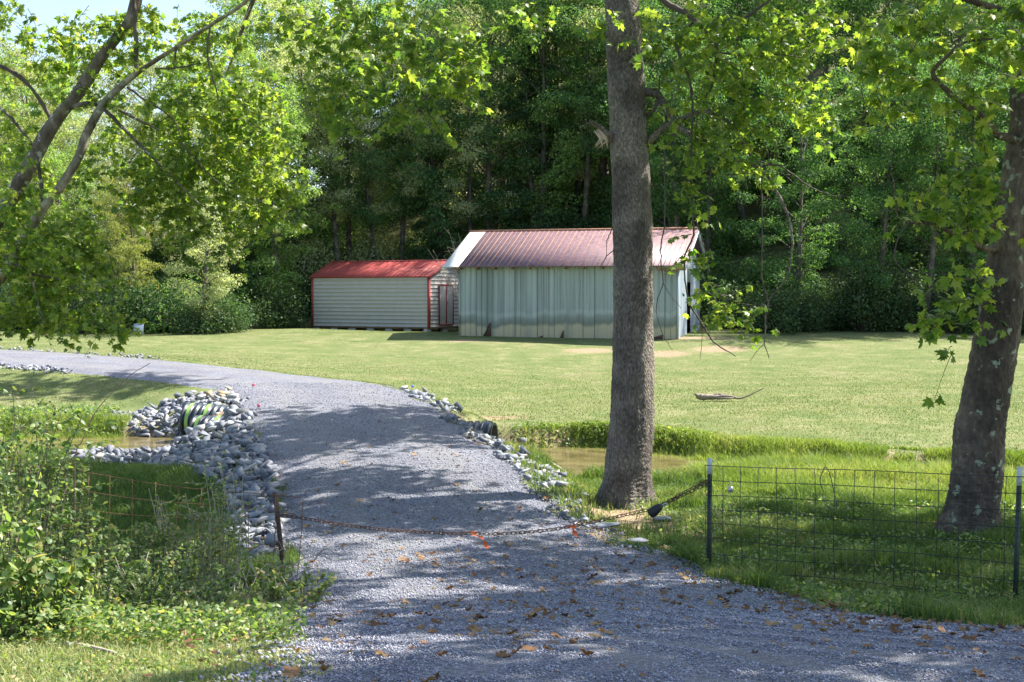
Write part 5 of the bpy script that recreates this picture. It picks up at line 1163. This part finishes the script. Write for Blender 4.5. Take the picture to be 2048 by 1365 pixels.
# stick bottom-left, log at the water's edge, long cane
for pts, r0, lb, mt in (([(134,1298,7.3),(160,1299,7.25),(190,1308,7.15),(215,1320,7.05),(232,1329,6.98)], .014, 'pale curved dead stick lying at the bottom left', M['twig_pale']),
                    ([(1080,948,21.3),(1115,955,21.1),(1145,962,21.0)], .045, 'pale stick lying along the near water edge', M['twig_pale']),
                    ([(1960,1238,9.9),(2010,1234,9.9),(2060,1222,9.9)], .016, 'grey stick lying at the right edge by the fence post', M['twig_pale']),
                    ([(630,1120,12.0),(640,1105,12.0),(655,1098,12.0),(668,1106,12.0),(680,1108,12.0)], .007, 'thin arching dead twig beside the left fence post', M['twig_pale'])):
    P = np.array([at(*p) for p in pts])
    if 'arching' not in lb: P[:, 2] = H(P[:, 0], P[:, 1]) + r0 * .9 + .01
    else: P[:, 2] = np.maximum(P[:, 2], H(P[:, 0], P[:, 1]) + .01)
    mb = MB(); S_ = spline(P, 6); mb.tube(S_, np.linspace(r0, r0 * .6, len(S_)), 6, True, .12); tag(mb.build('stick', mt, None, True), lb, 'stick')

# ------------------------------------------------------------------ weeds and shrubs on the left
def shrub(name, x, y, h, nst, spread, leaf, lsz, nleaf, label, mat=M['weed'], stem=M['twig'], sr=.006, droop=.3, group=None, wood_lean=(0, 0)):
    z = gz(x, y); t = empty(name, (x, y, z)); tag(t, label, 'plant' if 'weed' in name else 'shrub', group); mb = MB(); P = []; D = []; Z = []
    for i in range(nst):
        a = rng.uniform(0, 6.28); rr_ = spread * math.sqrt(rng.random()); b0_ = np.array([math.cos(a) * rr_ * .4, math.sin(a) * rr_ * .4, -.03]); hh = h * rng.uniform(.6, 1.1)
        e = np.array([math.cos(a) * rr_ + wood_lean[0] * hh, math.sin(a) * rr_ + wood_lean[1] * hh, hh]); m_ = (b0_ + e) / 2 + rng.normal(0, .06 * h, 3); S_ = spline(np.array([b0_, m_, e]), 6); mb.tube(S_, np.linspace(sr, sr * .4, len(S_)), 4, False)
        for j in range(3):
            c = S_[rng.integers(4, 13)]; dd = rng.normal(size=3); dd[2] = abs(dd[2]) * .5; dd /= np.linalg.norm(dd); Ls = h * rng.uniform(.12, .35); mb.tube([c, c + dd * Ls], [sr * .5, sr * .25], 3, False)
            k = nleaf // 2; u = rng.random(k); P.append(c + np.outer(u, dd) * Ls); d3 = rng.normal(size=(k, 3)); d3[:, 2] *= .4; D.append(d3)
        k = nleaf; u = rng.uniform(.12, 1, k); idx_ = u * 12; i0_ = idx_.astype(int).clip(0, 11); f_ = (idx_ - i0_)[:, None]; P.append(S_[i0_] * (1 - f_) + S_[i0_ + 1] * f_); d3 = rng.normal(size=(k, 3)); d3[:, 2] *= .4; D.append(d3)
    P = np.concatenate(P); D = np.concatenate(D); D /= np.linalg.norm(D, axis=1, keepdims=True)
    mb.build('stems', stem, t); foliage('leaves', t, P, D, lsz * rng.uniform(.5, 1.25, len(P)), mat, leaf, droop)
    return t
for i_ in range(9):
    px_ = random.uniform(380, 560); Y_ = random.uniform(10.6, 12.2); x_ = (px_ - 1024) / 2600 * Y_; z_ = gz(x_, Y_); a_ = random.uniform(-1, 1); h_ = random.uniform(.15, .45); mb = MB()
    S_ = spline(np.array([(x_, Y_, z_ - .02), (x_ + a_ * .15, Y_, z_ + h_ * .7), (x_ + a_ * .4, Y_ + .05, z_ + h_), (x_ + a_ * .65, Y_ + .05, z_ + h_ * .8)]), 5); mb.tube(S_, np.linspace(.006, .0025, len(S_)), 4, False); c_ = S_[8]; mb.tube([c_, c_ + (-a_ * .12, 0, .14)], [.003, .0015], 3, False)
    tag(mb.build('dead_twig', M['twig_pale']), 'pale dead twig arching out of the weeds left of the rusty post', 'twig', 'dead twigs left of the rusty post')
SH = [  # px, Y, height, stems, spread, leaf size, leaves/stem, text
 (25, 9.6, 1.5, 26, .55, .058, 40, 'broad leaved weed clump at the far left edge below the fence'),
 (110, 10.6, 1.05, 24, .5, .045, 40, 'dark tangled shrub in front of the wooden fence post'),
 (195, 11.4, .72, 26, .5, .05, 34, 'small leaved shrub grown through the rusty fence, second from the left'),
 (280, 11.2, .78, 28, .45, .04, 36, 'dense small leaved bush at the middle of the rusty fence'),
 (365, 11.6, .98, 30, .46, .036, 30, 'yellow green privet bush with upright twigs through the fence'),
 (440, 11.9, 1.1, 20, .26, .036, 22, 'tall thin privet bush beside the rusty steel post'),
 (330, 9.6, .5, 34, .7, .038, 34, 'low sunlit shrub in front of the rusty fence'),
 (200, 9.2, .5, 34, .7, .042, 32, 'low dark shrub behind the bottom left weeds'),
 (440, 10.2, .32, 18, .5, .04, 12, 'low twiggy undergrowth left of the steel post'),
 (35, 13.8, 1.9, 22, .5, .05, 40, 'tall leafy shrub rising above the left fence post'),
 (-60, 12.5, 2.1, 26, .6, .055, 44, 'tall shrub at the very left edge of the picture'),
 (110, 14.2, 1.45, 18, .5, .06, 26, 'leafy shrub right behind the wooden fence post'),
 (545, 10.9, .34, 20, .4, .05, 16, 'ground ivy patch at the foot of the steel post'),
 (600, 10.4, .22, 14, .3, .045, 14, 'small leafy weed beside the gravel at the left post'),
]
for px, Y, h, nst, sp_, ls, nl, lb in SH:
    shrub('shrub', (px - 1024) / 2600 * Y, Y, h, nst, sp_, LEAF_O, ls, nl, lb, stem=M['twig_pale'] if px > 300 else M['twig'])
WD = [(30, 7.6, .66, 14, .25, .07, 26, 'large leaved grey green weed at the bottom left corner'), (110, 7.9, .5, 12, .22, .06, 24, 'large leaved weed right of the corner weed')]
for px, Y, h, nst, sp_, ls, nl, lb in WD: shrub('broadleaf_weed', (px - 1024) / 2600 * Y, Y, h, nst, sp_, LEAF_O, ls, nl, lb, droop=.7, sr=.006)
# low ground cover leaves (uncountable)
def cover(name, lo, hi, n_, sz, label, keep=None, hmax=.12):
    q = area(lo, hi, n_, keep, .6); z = H(q[:, 0], q[:, 1]) + rng.uniform(.01, hmax, n_) * (vnoise(q[:, 0] * 2, q[:, 1] * 2, 17) + .25); D = rng.normal(size=(n_, 3)); D[:, 2] *= .3; D /= np.linalg.norm(D, axis=1, keepdims=True)
    tag(foliage(name, None, np.c_[q, z], D, sz * rng.uniform(.5, 1.3, n_), M['weed'], LEAF_O, .1), label, None, None, 'stuff')
cover('ground_cover', (-4.5, 7.3), (-1.2, 9.6), 14000, .04, 'bright leafy ground cover along the foot of the left thicket', None, .22)
cover('clover_cover', (-4, 5.2), (-.9, 7.4), 5000, .028, 'low clover in the bottom left grass', None, .04)
cover('undergrowth', (-6.5, 9), (-1.6, 14.5), 12000, .042, 'low leafy undergrowth around the rusty fence', lambda x, y: off_rocks(x, y) & (x < -.235 * y + .2 * (vnoise(x * 2, y * 2, 71) - .5)), .3)
cover('vine_cover', (2.2, 8.6), (6.5, 12.0), 5000, .035, 'small leafy weeds along the foot of the right fence', lambda x, y: x > .2 * y, .12)
cover('verge_weeds', (1.6, 9), (7.6, 17.5), 9000, .045, 'mixed low weeds among the shaded grass behind the right fence', lambda x, y: vnoise(x * 1.6, y * 1.6, 61) > .45, .2)
cover('bank_weeds', (-13, 26.8), (-8, 31.5), 5000, .07, 'dark weeds on the bank left of the riprap', lambda x, y: off_rocks(x, y) & (sd(x, y)[0] > 0) & (sd(x, y)[0] < 2.5), .3)
cover('bank_weeds', (.0, 24.5), (11, 28), 5500, .06, 'weeds hanging on the cut far bank of the stream', lambda x, y: sd(x, y)[1] & (sd(x, y)[0] > .05) & (sd(x, y)[0] < .75) & ((x > 1.4) | (rng.random(x.shape) < .3)), .13)
q = []
for _ in range(60):
    y = random.uniform(8, 24); i = np.argmin(abs(SS[:, 1] - y)); q.append((random.uniform(SS[i, 0] + .3, SS[i, 2] - .2), y))
q = np.array(q); q = np.repeat(q, 22, 0) + rng.normal(0, .06, (len(q) * 22, 2)); blades('gravel_weeds', q, .05, .004, M['grass_tall'], 'sparse green weeds sprouting in the gravel', .8)
# long bramble cane
P = np.array([at(*p) for p in ((150,935,12.6),(165,880,12.6),(190,826,12.6),(225,785,12.6),(262,750,12.6),(300,727,12.6))]); P = np.vstack([[P[0][0], 12.6, gz(P[0][0], 12.6)], P])
mb = MB(); S_ = spline(P, 6); mb.tube(S_, np.linspace(.007, .0025, len(S_)), 4, False)
tag(mb.build('bramble_cane', simple('reddish_cane', (.33, .17, .12), .6)), 'long thin reddish cane arching over the left rocks', 'cane')

# ------------------------------------------------------------------ fallen leaves
fl_V = LEAF_S[0].copy(); fl_V[:, 2] = .14 * np.sin(fl_V[:, 0] * 5) + .10 * np.cos(fl_V[:, 1] * 6) ; fl_V[:, :2] -= (0, .4)
fl_V2 = fl_V * (1, .8, 2.2); dm = []
for k in range(6):
    V = (fl_V if k % 2 else fl_V2).copy(); V[:, 2] = V[:, 2] * .55 + rng.normal(0, .035, len(V)); dm.append(fast_mesh('dry_leaf', V, LEAF_S[1], [M['dry_leaf']], {'rnd': np.full(len(V), k / 5)}))
pts = []
while len(pts) < 1500:
    y = random.uniform(5.2, 24) if random.random() < .55 else random.uniform(7, 16); x = random.uniform(-.40 * y, .40 * y + .2)
    if x < -.26 * y - .3 and random.random() < .8: continue
    if x > .2 * y and y > 13 and random.random() < .6: continue
    dens = vnoise(np.array([x * .9]), np.array([y * .6]), 40)[0]
    if random.random() < dens ** 1.2: pts.append((x, y))
pts = np.array(pts); z = H(pts[:, 0], pts[:, 1]); s_ = .026 + .06 * rng.random(len(pts)) ** 1.6; ordr = np.argsort(-(s_ / pts[:, 1])); onroad = in_poly(pts[:, 0], pts[:, 1], poly)
restP = []; restS = []
for r_i, i in enumerate(ordr):
    x, y = pts[i]
    if r_i < 300:
        o = link('fallen_leaf', dm[random.randrange(6)]); o.location = (x, y, z[i] + .035 + (0 if onroad[i] else .03)); o.rotation_euler = (random.gauss(0, .16), random.gauss(0, .16), random.uniform(0, 6.28)); o.scale = (s_[i], s_[i] * random.uniform(.6, 1), s_[i] * random.uniform(.6, 1.5))
        lb = ('dry brown sycamore leaf lying on the gravel drive', 'dry leaves on the gravel drive') if onroad[i] else ('dry brown leaf lying in the grass beside the drive', 'dry leaves in the grass beside the drive')
        tag(o, lb[0], 'leaf', lb[1])
    else: restP.append((x, y, z[i] + .045)); restS.append(s_[i])
V, T, rn = scatter(fl_V, LEAF_S[1], np.array(restP), rand_rot(len(restP), .12), np.array(restS))
tag(link('fallen_leaves', fast_mesh('fallen_leaves', V, T, [M['dry_leaf']], {'rnd': rn})), 'smaller and more distant dry leaves on gravel and grass', None, None, 'stuff')
